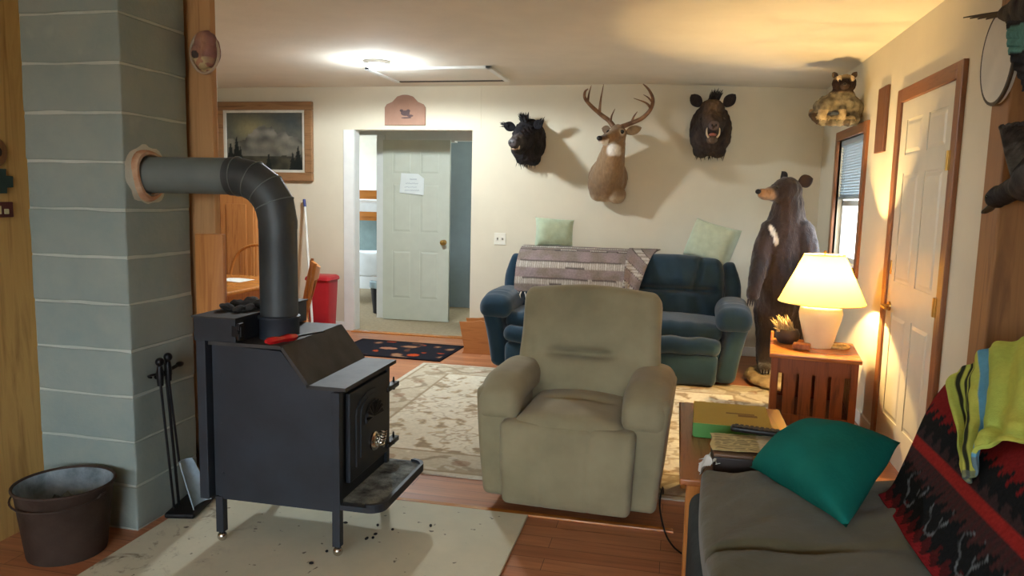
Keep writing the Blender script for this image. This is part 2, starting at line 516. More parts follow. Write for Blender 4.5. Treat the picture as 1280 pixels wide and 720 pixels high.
for y in (WY0+.12, WY1-.12):
    bm = NB(); cyl(bm, (WX+.028, y, 1.46), (WX+.028, y, WZ1-.03), .0015, None, 6); obj('ladder_cord', bm, m_blind, bl)

# ------------------------------------------------------------------ right post
bm = NB(); box(bm, 1.175, 1.325, 3.14, 3.305, 0, 2.43, .008)
pst = struct('trim_6', bm, m_postdark)

# ------------------------------------------------------------------ chimney
def chimney_mat(name, rgb, rgb2):
    m, nt, b = nmat(name)
    v = coords(nt, (1, 1, 1))
    f = noi(nt, v, 3.2, 5, .65); g = noi(nt, v, 45, 4, .6)
    c = ramp(nt, f, [(.3, lin(*rgb)), (.7, lin(*rgb2))])
    s = ramp(nt, noi(nt, v, 1.7, 4, .7), [(.62, (0, 0, 0)), (.8, (.55, .55, .55))])
    mx = nt.nodes.new('ShaderNodeMixRGB'); nt.links.new(s, mx.inputs['Fac']); nt.links.new(c, mx.inputs['Color1'])
    mx.inputs['Color2'].default_value = (*lin(206, 206, 190), 1)
    nt.links.new(mx.outputs['Color'], b.inputs['Base Color'])
    b.inputs['Roughness'].default_value = .85; b.inputs['Specular IOR Level'].default_value = .2
    addbump(nt, b, g, .35, .006)
    return m
m_block = chimney_mat('painted_block', (128, 143, 140), (146, 154, 145))
m_mortar = chimney_mat('painted_mortar', (158, 168, 162), (188, 192, 182))
ch = thing('chimney', 'tall grey painted concrete block chimney beside the black stove', 'chimney', (-2.345, 2.75, 0))
CX0, CX1, CY0, CY1 = -2.568, -2.115, 2.55, 2.95
bm = NB(); box(bm, CX0+.002, CX1-.004, CY0+.004, CY1-.002, 0, 2.455)
obj('mortar', bm, m_mortar, ch, smooth=False)
bm = NB()
h = .1885; random.seed(3)
for k in range(13):
    z0 = k*h+.006; z1 = min((k+1)*h-.002, 2.452)
    j = random.uniform(-.002, .002)
    n0 = len(bm.verts)
    rbox(bm, ((CX0+CX1)/2+j, (CY0+CY1)/2, (z0+z1)/2), (CX1-CX0, CY1-CY0, z1-z0), .007, fn=lambda x, y, z, k=k: (x+.002*nz(x*9, y*9, z*9+k*5), y+.0025*nz(x*9+3, y*9, z*9+k*5), z+.005*nz(x*7, y*7, k*3.+(5 if z > 0 else 0))), k=2, n=8)
obj('block_courses', bm, m_block, ch)
# thimble where the pipe enters
PY, PZ, PX, PR = 2.68, 1.465, -1.532, .0735
bm = NB()
prof = []
for a in range(0, 33):
    t = 2*PI*a/32
    prof.append((t, .098+.006*math.sin(3*t+.5)))
rings = []
for xx, k, in ((-2.14, 1.08), (-2.10, 1.05), (-2.085, .97), (-2.083, .86), (-2.12, .8)):
    rings.append([Vector((xx, PY+r*k*math.cos(t), PZ+r*k*math.sin(t))) for t, r in prof[:-1]])
loft(bm, rings)
obj('thimble_ring', bm, plain('terracotta_thimble', (168, 112, 76), .85, .35, 14, .4, 60, rgb2=(190, 168, 140)), ch)
bm = NB()
def splat(u, v):
    a = 2*PI*u; r = .09+v*(.045+.03*nz(math.cos(a)*2, math.sin(a)*2, 4))
    return Vector((-2.108+.012*(1-v)**2-v*.0065, max(2.555, PY+r*math.cos(a)), PZ+r*math.sin(a)*.9))
bm = grid(40, 5, splat)
obj('plaster_patch', bm, chimney_mat('plaster', (176, 180, 166), (200, 196, 178)), ch)

# plywood strip joint next to the chimney
# timber post beyond the chimney
bm = NB(); box(bm, -2.18, -2.018, 2.99, 3.03, 0, 2.45, .004)
tp = struct('trim_7', bm, m_post)
bm = NB(); box(bm, -2.105, -1.965, 2.962, 2.989, 0, 1.215, .004)
bd = single('wall_board', bm, m_pine, 'short knotty board nailed to the foot of the timber post', 'board', (-2.035, 2.975, 0))

# ------------------------------------------------------------------ hearth pad
def hearth():
    m, nt, b = nmat('hearth_cement')
    v = coords(nt, (1, 1, 1))
    c = ramp(nt, noi(nt, v, 2.5, 6, .65), [(.3, lin(198, 196, 172)), (.7, lin(218, 212, 186))])
    d = ramp(nt, noi(nt, v, 7, 6, .7, .6), [(.56, (0, 0, 0)), (.66, (1, 1, 1))])
    sep = nt.nodes.new('ShaderNodeSeparateXYZ'); nt.links.new(v, sep.inputs[0])
    wl = ramp(nt, sep.outputs['X'], [(0, (0, 0, 0)), (1, (1, 1, 1))])
    mr = nt.nodes.new('ShaderNodeMapRange'); mr.inputs['From Min'].default_value = -.28; mr.inputs['From Max'].default_value = -.62
    nt.links.new(sep.outputs['X'], mr.inputs['Value'])
    mu = nt.nodes.new('ShaderNodeMath'); mu.operation = 'MULTIPLY'
    nt.links.new(mr.outputs['Result'], mu.inputs[0]); nt.links.new(d, mu.inputs[1])
    mx = nt.nodes.new('ShaderNodeMixRGB'); nt.links.new(mu.outputs[0], mx.inputs['Fac']); nt.links.new(c, mx.inputs['Color1'])
    mx.inputs['Color2'].default_value = (*lin(134, 124, 104), 1)
    sp = ramp(nt, noi(nt, v, 26, 2, .5), [(.70, (0, 0, 0)), (.74, (.8, .8, .8))])
    mx2 = nt.nodes.new('ShaderNodeMixRGB'); nt.links.new(sp, mx2.inputs['Fac']); nt.links.new(mx.outputs['Color'], mx2.inputs['Color1'])
    mx2.inputs['Color2'].default_value = (*lin(70, 66, 56), 1)
    nt.links.new(mx2.outputs['Color'], b.inputs['Base Color'])
    b.inputs['Roughness'].default_value = .8; b.inputs['Specular IOR Level'].default_value = .25
    addbump(nt, b, noi(nt, v, 60, 4), .2, .004)
    return m
bm = NB(); box(bm, -2.06, -.58, 1.75, 3.11, 0, .014, .004)
single('hearth_pad', bm, hearth(), 'stained grey cement hearth pad on the floor under the stove', 'hearth', (-1.32, 2.43, 0), smooth=False)
random.seed(11)
m_ember = plain('charcoal', (34, 32, 30), .9)
for i in range(9):
    x, y = random.uniform(-1.35, -.95), random.uniform(2.45, 2.9)
    bm = NB(); ell(bm, (x, y, .018), (random.uniform(.006, .013), .006, .005), (0, 0, random.uniform(0, 3)), 8, 6)
    single('charcoal_crumb', bm, m_ember, 'tiny black charcoal crumb lying on the grey hearth pad', 'charcoal', (x, y, .014), 'charcoal crumbs on the hearth')
# ------------------------------------------------------------------ wood stove
st = thing('wood_stove', 'black steel wood stove on four legs standing on the cement hearth pad', 'stove', (-1.47, 2.78, .014))
Y0, Y1 = 2.53, 3.03
bm = NB()
body = [(-1.74, .2), (-1.215, .2), (-1.215, .672), (-1.335, .672), (-1.445, .806), (-1.74, .816)]
prism(bm, body, 1, Y0+.006, Y1-.006)
obj('firebox', bm, m_stove, st, smooth=False)
bm = NB()     # flat side skins standing proud of the box
for ya, yb in ((Y0, Y0+.008), (Y1-.008, Y1)):
    bm = NB(); prism(bm, [(-1.72, .195), (-1.225, .195), (-1.225, .672), (-1.335, .672), (-1.443, .808), (-1.72, .816)], 1, ya, yb)
    obj('side_plate', bm, m_stove, st, smooth=False)
bm = NB()     # stepped top plate
t = .014
prism(bm, [(-1.75, .816), (-1.437, .816), (-1.437, .83), (-1.75, .83)], 1, Y0-.01, Y1+.01)
prism(bm, [(-1.437, .816), (-1.33, .674), (-1.322, .688), (-1.433, .83)], 1, Y0-.01, Y1+.01)
prism(bm, [(-1.335, .672), (-1.175, .672), (-1.175, .687), (-1.335, .687)], 1, Y0-.01, Y1+.01)
obj('top_plate', bm, m_stovetop, st, smooth=False)
bm = NB()
box(bm, -1.785, -1.745, Y0-.03, Y1+.02, .2, .925, .003)
obj('rear_heat_shield', bm, m_stove, st, smooth=False)
bm = NB(); box(bm, -1.79, -1.61, Y0-.035, Y1+.025, .835, .925, .003)
sh = obj('rear_box', bm, m_stove, st, smooth=False)
bm = NB(); box(bm, -1.795, -1.605, Y0-.04, Y1+.03, .925, .931)
obj('box_lid', bm, m_stovetop, sh, smooth=False)
bm = NB(); box(bm, -1.625, -1.585, Y0-.038, Y0-.02, .86, .90, .002); box(bm, -1.60, -1.588, Y0-.045, Y0-.012, .848, .912, .002); cyl(bm, (-1.594, Y0-.045, .88), (-1.594, Y0-.055, .88), .008, None, 8)
obj('bracket', bm, m_iron, st, smooth=False)
for k in range(3):
    bm = NB(); cyl(bm, (-1.70, Y0+.001, .30+.2*k), (-1.70, Y0-.004, .30+.2*k), .006, None, 8); obj('rivet', bm, m_stove, st)
# corner posts running down into legs
for x0, y0 in ((-1.735, Y0-.004), (-1.235, Y0-.004), (-1.735, Y1-.028), (-1.235, Y1-.028)):
    bm = NB(); s = .032
    box(bm, x0, x0+s, y0, y0+s, .055, .205 if x0 < -1.5 else .665, .002)
    lg = obj('leg', bm, m_stove, st, smooth=False)
    bm = NB(); ell(bm, (x0+s/2, y0+s/2, .034), (.0195, .0195, .0195)); cyl(bm, (x0+s/2, y0+s/2, .045), (x0+s/2, y0+s/2, .062), .009, None, 10)
    obj('ball_foot', bm, m_chrome, lg)
# door on the +x face
DX = -1.215
dy0, dy1, dz0, dz1 = 2.60, 2.985, .285, .645
bm = NB(); box(bm, DX, DX+.022, dy0, dy1, dz0, dz1, .006)
dr = obj('door', bm, m_stove, st, smooth=False)
def arch(y0, y1, z0, z1, r, n=10):
    p = [(y0, z0), (y1, z0)]
    for k in range(n+1):
        a = PI*k/n; p.append(((y0+y1)/2+(y1-y0)/2*math.cos(a), z1-r+r*math.sin(a)))
    return p
bm = NB()
for (o, hh) in ((.0, .028), (.03, .033)):
    prism(bm, arch(dy0+.05+o, dy1-.05-o, dz0+.05+o, dz1-.03-o*.6, .07-o*.3), 0, DX+.015, DX+hh)
obj('raised_panel', bm, m_stove, dr, smooth=False)
bm = NB()
fan = [Vector((DX+.036, 2.8+.085*math.cos(a), .50+.07*math.sin(a))) for a in [PI*k/8 for k in range(9)]]
for a in fan: tube(bm, [(DX+.033, 2.8, .50), a], [.004, .010], 8)
tube(bm, fan, .005, 8)
obj('cast_fan_ornament', bm, m_iron, dr)
bm = NB()
lathe(bm, [(.0, 0), (.036, .002), (.040, .012), (.034, .02), (.02, .024), (0, .026)], seg=24)
bmesh.ops.transform(bm, matrix=Matrix.Translation((DX+.03, 2.80, .395)) @ Matrix.Rotation(PI/2, 4, 'Y'), verts=bm.verts)
obj('draft_knob', bm, m_chrome, dr)
bm = NB(); P = []
for k in range(61):
    a = 2*PI*6*k/60; u = k/60
    P.append((DX+.065+.014*math.cos(a)+.01*u, 2.80+.014*math.sin(a)+.01*u, .375+.065*u))
tube(bm, P, .0035, 6); cyl(bm, (DX+.05, 2.80, .385), (DX+.07, 2.805, .43), .006, None, 8)
obj('spring_handle', bm, m_chrome, dr)
for z in (.565, .312):
    bm = NB(); box(bm, DX-.005, DX+.03, dy1-.01, Y1+.075, z-.011, z+.011, .003); cyl(bm, (DX+.012, Y1+.05, z-.012), (DX+.012, Y1+.05, z+.034), .009, .003, 10); cyl(bm, (DX+.012, Y1+.05, z-.024), (DX+.012, Y1+.05, z-.008), .006, .01, 10)
    obj('hinge', bm, m_iron, dr)
# ash lip
bm = NB()
def lip(z0, z1, g):
    p = []
    x0, x1, y0, y1, r = -1.225, -1.035-g, Y0+.0+g, Y1+.03-g, .06
    p = [(x0, y0), (x0, y1)]
    for k in range(7):
        a = PI/2-PI/2*k/6; p.append((x1-r+r*math.cos(a), y1-r+r*math.sin(a)))
    for k in range(7):
        a = -PI/2*k/6; p.append((x1-r+r*math.cos(a), y0+r+r*math.sin(a)))
    return p
prism(bm, lip(0, 0, 0), 2, .205, .226)
al = obj('ash_lip', bm, m_stove, st, smooth=False)
bm = NB()
outer, inner = lip(0, 0, 0)[2:], lip(0, 0, .012)[2:]
for k in range(len(outer)-1):
    a, b, c, d = outer[k], outer[k+1], inner[k+1], inner[k]
    loft(bm, [[Vector((*q, .222)) for q in (a, b, c, d)], [Vector((*q, .238)) for q in (a, b, c, d)]])
obj('lip_rim', bm, m_stove, al, smooth=False)
m_ash = plain('grey_ash', (44, 48, 48), .95, .0, 14, .6, 90, rgb2=(140, 146, 140))
bm = grid(20, 40, lambda u, v: Vector((-1.215+.155*u, Y0+.03+v*.49, .2265+.006*max(0, fbm(u*3, v*8, 2, 2))*math.sin(PI*u)*math.sin(PI*v))))
obj('ash', bm, m_ash, al)
# pipe
pp = thing('stove_pipe', 'grey steel stove pipe bending from the stove top into the chimney', 'pipe', (PX, PY, .83))
bm = NB()
lathe(bm, [(PR+.004, .83), (PR+.004, .90), (PR+.008, .905), (PR+.008, .918), (PR, .922), (PR, .924)], (PX, PY, 0), 40)
obj('collar', bm, m_stove, pp)
bm = NB(); lathe(bm, [(PR, .9), (PR, 1.27)], (PX, PY, 0), 40, True)
for z in (1.0,): cyl(bm, (PX+PR*.6, PY-PR*.8, z), (PX+PR*.62, PY-PR*.83, z), .004, None, 6)
obj('vertical_pipe', bm, m_pipe, pp)
RB = .17
cx, cz = PX-RB, PZ-RB
N = 4
bm = NB(); rings = []
for k in range(N+1):
    a = PI/2*k/N
    c = Vector((cx+RB*math.cos(a), PY, cz+RB*math.sin(a)))
    rad = Vector((math.cos(a), 0, math.sin(a))); s = 1/math.cos(PI/2/N/2) if 0 < k < N else 1
    rings.append([c+rad*(PR*1.02*s*math.cos(t))+Vector((0, PR*1.02*math.sin(t), 0)) for t in [2*PI*j/40 for j in range(40)]])
rings.insert(0, [p-Vector((0, 0, .03)) for p in rings[0]]); rings.append([p-Vector((.02, 0, 0)) for p in rings[-1]])
loft(bm, rings)
el = obj('elbow', bm, m_pipe, pp, ang=10)
for k in range(1, N+1):
    a = PI/2*k/N
    c = Vector((cx+RB*math.cos(a), PY, cz+RB*math.sin(a))); rad = Vector((math.cos(a), 0, math.sin(a)))
    bm = NB(); tube(bm, [c+rad*(PR*1.05*math.cos(t))+Vector((0, PR*1.03*math.sin(t), 0)) for t in [2*PI*j/40 for j in range(41)]], .0022, 6)
    obj('gore_seam', bm, m_pipegrey, el)
bm = NB(); tube(bm, [(-2.13, PY, PZ), (cx-.012, PY, PZ)], PR*.985, 40)
obj('horizontal_pipe', bm, m_pipegrey, pp)
bm = NB(); tube(bm, [(cx-.03, PY, PZ), (cx-.005, PY, PZ)], PR*1.035, 40)
obj('crimp_band', bm, m_pipe, pp)

# red handled tool on the stove top
sd = thing('screwdriver', 'red handled screwdriver lying on the black stove top', 'screwdriver', (-1.46, 2.58, .83))
A, B = Vector((-1.50, 2.52, .843)), Vector((-1.445, 2.66, .843))
bm = NB(); n = 12
rings = []
d = (B-A); u, w = frame_of(d)
for k in range(n+1):
    t = k/n; r = .0135*(1-.25*math.cos(2*PI*t*2)*.5)*(.55 if k in (0, n) else 1)
    rings.append([A+d*t+(u*math.cos(q)+w*math.sin(q))*r*(1+.08*math.cos(6*q)) for q in [2*PI*j/18 for j in range(18)]])
loft(bm, rings)
obj('handle', bm, plain('red_plastic', (190, 30, 34), .25, .1, spec=.6), sd)
bm = NB(); tube(bm, [B, B+d.normalized()*.14], [.005, .004], 8); obj('shaft', bm, m_iron, sd)
# dark crumpled thing on rear box
me = None
bm = NB()
random.seed(5)
for k in range(7): ell(bm, (-1.70+random.uniform(-.05, .05), 2.70+random.uniform(-.08, .10), .945+random.uniform(-.005, .01)), (random.uniform(.018, .035), random.uniform(.02, .05), .014), (random.uniform(-.4, .4), random.uniform(-.4, .4), random.uniform(0, 3)))
me = fuse(bm, .005, 3, .006, 30)
single('work_glove', me, plain('dark_leather', (46, 44, 42), .8, .3, 20, .3, 80), 'small dark crumpled glove lying on the box behind the stove pipe', 'glove', (-1.70, 2.71, .931))

# ------------------------------------------------------------------ fire tools
ft = thing('fire_tool_stand', 'low black iron stand for the fireplace tools against the chimney', 'stand', (-2.03, 2.78, 0))
bm = NB(); rbox(bm, (-2.03, 2.78, .028), (.13, .24, .024), .011, M=Matrix.Rotation(.2, 4, 'Z')); obj('base', bm, m_iron, ft)
bm = NB(); tube(bm, [(-2.065, 2.745, .035), (-2.085, 2.715, .64), (-2.085, 2.715, .70)], .0065, 10); obj('post', bm, m_iron, ft)
bm = NB(); tube(bm, [(-2.085, 2.65, .63), (-2.085, 2.715, .64), (-2.08, 2.80, .655)], .008, 10); ell(bm, (-2.08, 2.80, .655), (.014, .022, .012))
for y in (2.655, 2.70): tube(bm, [(-2.085+.03*math.cos(a), y+.03*math.sin(a), .635) for a in [2*PI*k/12 for k in range(10)]], .005, 6)
obj('hook_bar', bm, m_iron, ft)
def tool(name, label, top, bot, end):
    t = thing(name, label, 'fireplace tool', (bot[0], bot[1], bot[2]))
    T_, B_ = Vector(top), Vector(bot)
    bm = NB(); tube(bm, [T_-Vector((0, 0, .09)), B_], .0055, 8); obj('rod', bm, m_iron, t)
    bm = NB(); tube(bm, [T_-Vector((0, 0, .10)), T_-Vector((0, 0, .05)), T_-Vector((0, 0, .018))], [.012, .015, .010], 12); ell(bm, T_, (.018, .018, .018)); obj('handle', bm, m_iron, t)
    return t
tp1 = tool('poker', 'black iron poker with ball handle hanging nearest the chimney corner', (-2.055, 2.64, .70), (-2.055, 2.70, .045), 0)
tp2 = tool('ash_shovel', 'small ash shovel with grey blade hanging on the fire tool stand', (-2.05, 2.685, .712), (-2.05, 2.735, .24), 0)
def blade(u, v):
    x = (u-.5)*(.085+.05*v**.6); c = (abs(u-.5)*2)**3*.022
    return Vector((-2.045+.06*v+c, 2.745+.02*v+x*.95, .245-.2*v))
obj('blade', grid(12, 14, blade, .004), plain('ashy_steel', (150, 168, 180), .6, .25, 12, .2, 60, .0), tp2)

# ------------------------------------------------------------------ ash bucket
bk = thing('ash_bucket', 'dark rusty round metal bucket of grey ash beside the chimney', 'bucket', (-2.262, 2.34, 0))
m_rust = plain('rusted_steel', (52, 38, 30), .75, .3, 7, .2, 60, .3, rgb2=(72, 58, 50))
m_gal = plain('ashy_galvanized', (92, 104, 110), .8, .3, 14, .3, 60, rgb2=(150, 162, 168))
bm = NB(); lathe(bm, [(.0, .006), (.132, .006), (.137, .0), (.14, .01), (.170, .27), (.173, .274)], (-2.262, 2.34, 0), 48, False)
obj('shell', bm, m_rust, bk)
bm = NB(); lathe(bm, [(.170, .274), (.163, .262), (.128, .02), (.0, .02)], (-2.262, 2.34, 0), 48, False)
obj('lining', bm, m_gal, bk)
bm = NB(); tube(bm, [(-2.262+.174*math.cos(a), 2.34+.174*math.sin(a), .275) for a in [2*PI*k/48 for k in range(49)]], .006, 8)
obj('rim', bm, m_rust, bk)
bm = grid(16, 40, lambda u, v: Vector((-2.262+.152*u*math.cos(2*PI*v), 2.34+.152*u*math.sin(2*PI*v), .16+.05*(1-u)+.03*fbm(u*math.cos(2*PI*v)*3, u*math.sin(2*PI*v)*3, 1, 1.5))))
obj('ash', bm, m_ash, bk)
for s in (-1, 1):
    bm = NB(); x = -2.262+s*.17; tube(bm, [(x, 2.31, .235), (x+s*.014, 2.32, .255), (x+s*.014, 2.34, .255), (x, 2.35, .235)], .005, 6); obj('ear', bm, m_rust, bk)
bm = NB(); P = [(-2.262+.182*math.cos(a), 2.34-.182*math.sin(a)*.98, .245-.02*math.sin(a)) for a in [PI*k/20 for k in range(21)]]; tube(bm, P, .004, 6); obj('bail_handle', bm, m_rust, bk)

# ------------------------------------------------------------------ rug
def rug_col(X, Y_, x0, x1, y0, y1):
    e = min(X-x0, x1-X, Y_-y0, y1-Y_)
    cream, taupe, tan, dark = lin(214, 208, 190), lin(158, 142, 118), lin(178, 160, 130), lin(120, 102, 82)
    n = fbm(X, Y_, .3, 2.2, 3); n2 = fbm(X, Y_, 7.3, 5.5, 3); n3 = nz(X, Y_, 3.1, 13)
    if e < .035: return mix(lin(206, 200, 182), tan, .2)
    if e < .055: return taupe
    if e < .30:
        c = lin(190, 180, 158)
        # border scroll
        s = (X if min(Y_-y0, y1-Y_) < .3 and e == min(Y_-y0, y1-Y_) else Y_)
        wv = abs((e-.175)/.12-.65*math.sin(s*2*PI/.42))
        if wv < .18: c = mix(c, dark, .55)
        m_ = (s % .42)/.42
        if (m_-.5)**2*1.3+((e-.175)/.3)**2 < .02+.012*n3: c = mix(c, lin(148, 116, 94), .6)
        if n2 > .28: c = mix(c, taupe, .7)
        if n3 > .42: c = mix(c, cream, .6)
        return c
    if e < .325: return taupe
    c = mix(cream, (cream[0]*.92, cream[1]*.91, cream[2]*.88), clamp(n+.5))
    cx, cy = (x0+x1)/2, (y0+y1)/2
    dx, dy = abs(X-cx), abs(Y_-cy)
    a = fbm(dx, dy, 1.1, 4.2, 2); b_ = fbm(dx, dy, 5.2, 9., 3); q = nz(dx, dy, 2.2, 19)
    if abs(a) < .03: c = mix(c, taupe, .6)
    if b_ > .34: c = mix(c, tan, .8)
    if b_ > .48 or (q > .5 and a > .1): c = mix(c, dark, .55)
    gx, gy = (dx+.1) % .46-.23, (dy+.12) % .46-.23
    r_ = math.hypot(gx*.8, gy); th = math.atan2(gy, gx); pr_ = .085+.022*math.sin(6*th)
    if abs(r_-pr_) < .010: c = mix(c, taupe, .7)
    elif r_ < pr_*.45 and q > -.1: c = mix(c, lin(156, 130, 104), .6)
    elif pr_ < r_ < pr_+.05 and q > .25: c = mix(c, tan, .8)
    return c
x0, x1, y0, y1 = -2.02, .78, 3.475, 5.86
NX, NY = 300, 256
bm = NB()
def rg(u, v):
    x = x0+(x1-x0)*u; y = y0+(y1-y0)*v
    return Vector((x, y, .009))
bm = grid(NX, NY, rg)
# edge skirt
bmesh.ops.recalc_face_normals(bm, faces=bm.faces)
e = [q for q in bm.edges if q.is_boundary]
r = bmesh.ops.extrude_edge_only(bm, edges=e)
for v in r['geom']:
    if isinstance(v, bmesh.types.BMVert): v.co.z = .0005
rug = single('area_rug', bm, vcol('rug_wool', .95, .3, 220, .12, 40, spec=.05), 'large cream and taupe floral area rug between loveseat and recliner', 'rug', (-.62, 4.67, 0), col=lambda c: rug_col(c.x, c.y, x0, x1, y0, y1), recalc=True)

# dark runner in front of the hall opening
rm = Matrix.Translation((-2.42, 6.32, 0)) @ Matrix.Rotation(-.03, 4, 'Z')
rx, ry = .52, .345
def dark_col(c):
    p = rm.inverted() @ c
    X, Y_ = p.x, p.y
    n = fbm(X, Y_, .7, 4.5, 2); q = nz(X+3, Y_, 2, 9)
    c0 = lin(34, 34, 40)
    if max(abs(X)-rx+.04, abs(Y_)-ry+.04) > 0: return lin(24, 24, 30)
    if n > .22: c0 = mix(c0, lin(96, 62, 48), .8)
    if n > .36: c0 = mix(c0, lin(150, 112, 84), .9)
    if q > .5: c0 = lin(150, 62, 34)
    if (X-.22)**2+(Y_+.2)**2 < .0028: c0 = lin(176, 70, 34)
    if ((X+.1)/1.8)**2+(Y_-.0)**2 < .0022: c0 = lin(160, 112, 88)
    return c0
bm = grid(90, 60, lambda u, v: rm @ Vector((-rx+2*rx*u, -ry+2*ry*v, .008)))
e = [q for q in bm.edges if q.is_boundary]; r = bmesh.ops.extrude_edge_only(bm, edges=e)
for v in r['geom']:
    if isinstance(v, bmesh.types.BMVert): v.co.z = .0005
single('door_mat', bm, vcol('dark_mat', .95, .3, 220, .15, 60, spec=.05), 'dark floral mat on the floor in front of the hall opening', 'mat', (-2.42, 6.32, 0), col=dark_col)
# patchwork mat near the end table
def pcol(c):
    k = (math.floor((c.x-.60)/.085)+math.floor((c.y-4.0)/.12)) % 3
    return [lin(112, 118, 112), lin(140, 138, 122), lin(92, 98, 100)][k]
bm = grid(40, 60, lambda u, v: Vector((.79+.26*u, 4.32+.66*v, .007)))
e = [q for q in bm.edges if q.is_boundary]; r = bmesh.ops.extrude_edge_only(bm, edges=e)
for v in r['geom']:
    if isinstance(v, bmesh.types.BMVert): v.co.z = .0005
single('entry_mat', bm, vcol('entry_mat_cloth', .95, .3, 220, .15, 60, spec=.05), 'small grey patchwork mat on the floor under the end table', 'mat', (.92, 4.6, 0), col=pcol)

# ------------------------------------------------------------------ recliner (local space, front at y=0, facing -y)
m_suede = plain('tan_microsuede', (146, 137, 108), .9, .16, 4, .15, 22, spec=.1, sheen=.15)
rc = thing('recliner', 'tan plush recliner armchair alone in the middle of the room', 'armchair', (-.425, 3.10, 0), -.045, local=True)
L = dict(world=False)
def crease(x, c, w): return math.exp(-((x-c)/w)**2)
def backfn(x, y, z):   # x half .34, y thickness, z half .37
    t = z/.37
    s = 1+.035*sst(-.2, .9, t)-.10*sst(.75, 1, t)*abs(x/.34)**3
    X = x*(1+.03*sst(.3, -.9, t)-.02*sst(.8, 1, t)*abs(x/.34)**3+.018*crease(t, .02, .25))
    if y < 0:
        y2 = y-.045*(1-(x/.36)**2)*(1-.3*t*t)
        dent = .085*crease(z, .04, .018)*sst(.20, .08, abs(x+.03))
        dent += .022*crease(z, .04, .06)*sst(.34, .2, abs(x))+.012*crease(x, -.26, .02)*sst(-.1, -.02, z)*sst(.2, .05, z)
        y2 += dent
        y2 += .006*math.sin(x*38)*crease(z, .30, .07)
        y2 += .01*crease(z, -.16, .03)
    else: y2 = y
    z2 = z+.012*math.cos(x*8)*sst(.5, 1, t)
    return (X, y2+.16*0, z2)
bm = NB(); TB = Euler((-.22, 0, 0)).to_matrix().to_4x4()
rbox(bm, (0, .62, .585), (.69, .20, .75), .045, backfn, 4, 56, TB)
obj('backrest', bm, m_suede, rc, ang=180, **L)
# seat + closed footrest in one waterfall
def seat_fn(x, y, z):
    u = x/.245
    z2 = z+(.035*(1-u*u)*(1-abs(y/.30)**4) if z > 0 else 0)
    z2 += .005*math.sin(x*34+y*5)*sst(-.05, -.25, y) if z > 0 else 0
    if z > 0: z2 -= .014*crease(y, .02, .03)*sst(.2, .1, abs(x))
    return (x, y-.02*(1-u*u)*(1 if y < 0 else 0), z2)
bm = NB(); rbox(bm, (0, .30, .37), (.50, .56, .16), .06, seat_fn, 4, 40); obj('seat', bm, m_suede, rc, ang=180, **L)
def foot_fn(x, y, z):
    u = x/.29; t = (z+.18)/.36
    w = 1+.10*(1-t)*0
    y2 = y-(.035*math.sin(PI*clamp(t*.9+.1)))*(1-.5*u*u)-.02*t if y < 0 else y
    y2 += .006*(crease(x, -.11, .008)+crease(x, .11, .008))*(1 if y < 0 else 0)
    return (x*(.955+.045*t), y2, z)
bm = NB(); rbox(bm, (0, .075, .235), (.60, .12, .385), .03, foot_fn, 4, 56); obj('footrest', bm, m_suede, rc, ang=180, **L)
for s in (-1, 1):
    def arm_fn(x, y, z, s=s):
        t = (z+.255)/.51
        x2 = x*(.86+.16*t)+s*.03*(t-.4)
        return (x2, y-.02*math.sin(PI*t)*(1 if y < 0 else 0), z+(.012*math.cos(y*4) if z > 0 else 0)-.03*sst(.1, .36, y)*(1 if z > 0 else 0))
    bm = NB(); rbox(bm, (s*.33, .44, .30), (.17, .73, .50), .03, arm_fn, 4, 12); ar = obj('arm', bm, m_suede, rc, ang=180, **L)
    def pad_fn(x, y, z, s=s):
        f = sst(-.2, -.36, y)
        return (x*(1-.05*f)+s*.0, y, z+.03*(1-(x/.11)**2)*(1 if z > 0 else .2)-.035*sst(.05, .36, y)-.05*sst(-.22, -.36, y)*(1 if z > 0 else 1.3))
    bm = NB(); rbox(bm, (s*.325, .42, .525), (.205, .74, .12), .05, pad_fn, 4, 18); obj('arm_pad', bm, m_suede, ar, ang=180, **L)
bm = NB(); box(bm, -.31, .31, .22, .85, .03, .12, .01); obj('base', bm, m_iron, rc, smooth=False, **L)
for x in (-.28, .28):
    bm = NB(); tube(bm, [(x, .26, .017), (x, .8, .017)], .017, 8); obj('runner', bm, m_iron, rc, **L)
bm = NB(); rbox(bm, (0, .70, .25), (.62, .30, .36), .05, None, 3, 6); obj('rear_body', bm, m_suede, rc, ang=180, **L)
# recliner power cord
bm = NB(); tube(bm, spline([(-.02, 3.6, .012), (.0, 3.42, .05), (-.005, 3.27, .14), (-.012, 3.17, .09), (.015, 3.08, .02), (.05, 2.98, .008), (.09, 2.92, .006)], 8), .004, 6)
single('power_cord', bm, m_iron, 'thin black power cord trailing from the recliner to the floor', 'cord', (.02, 3.0, 0))

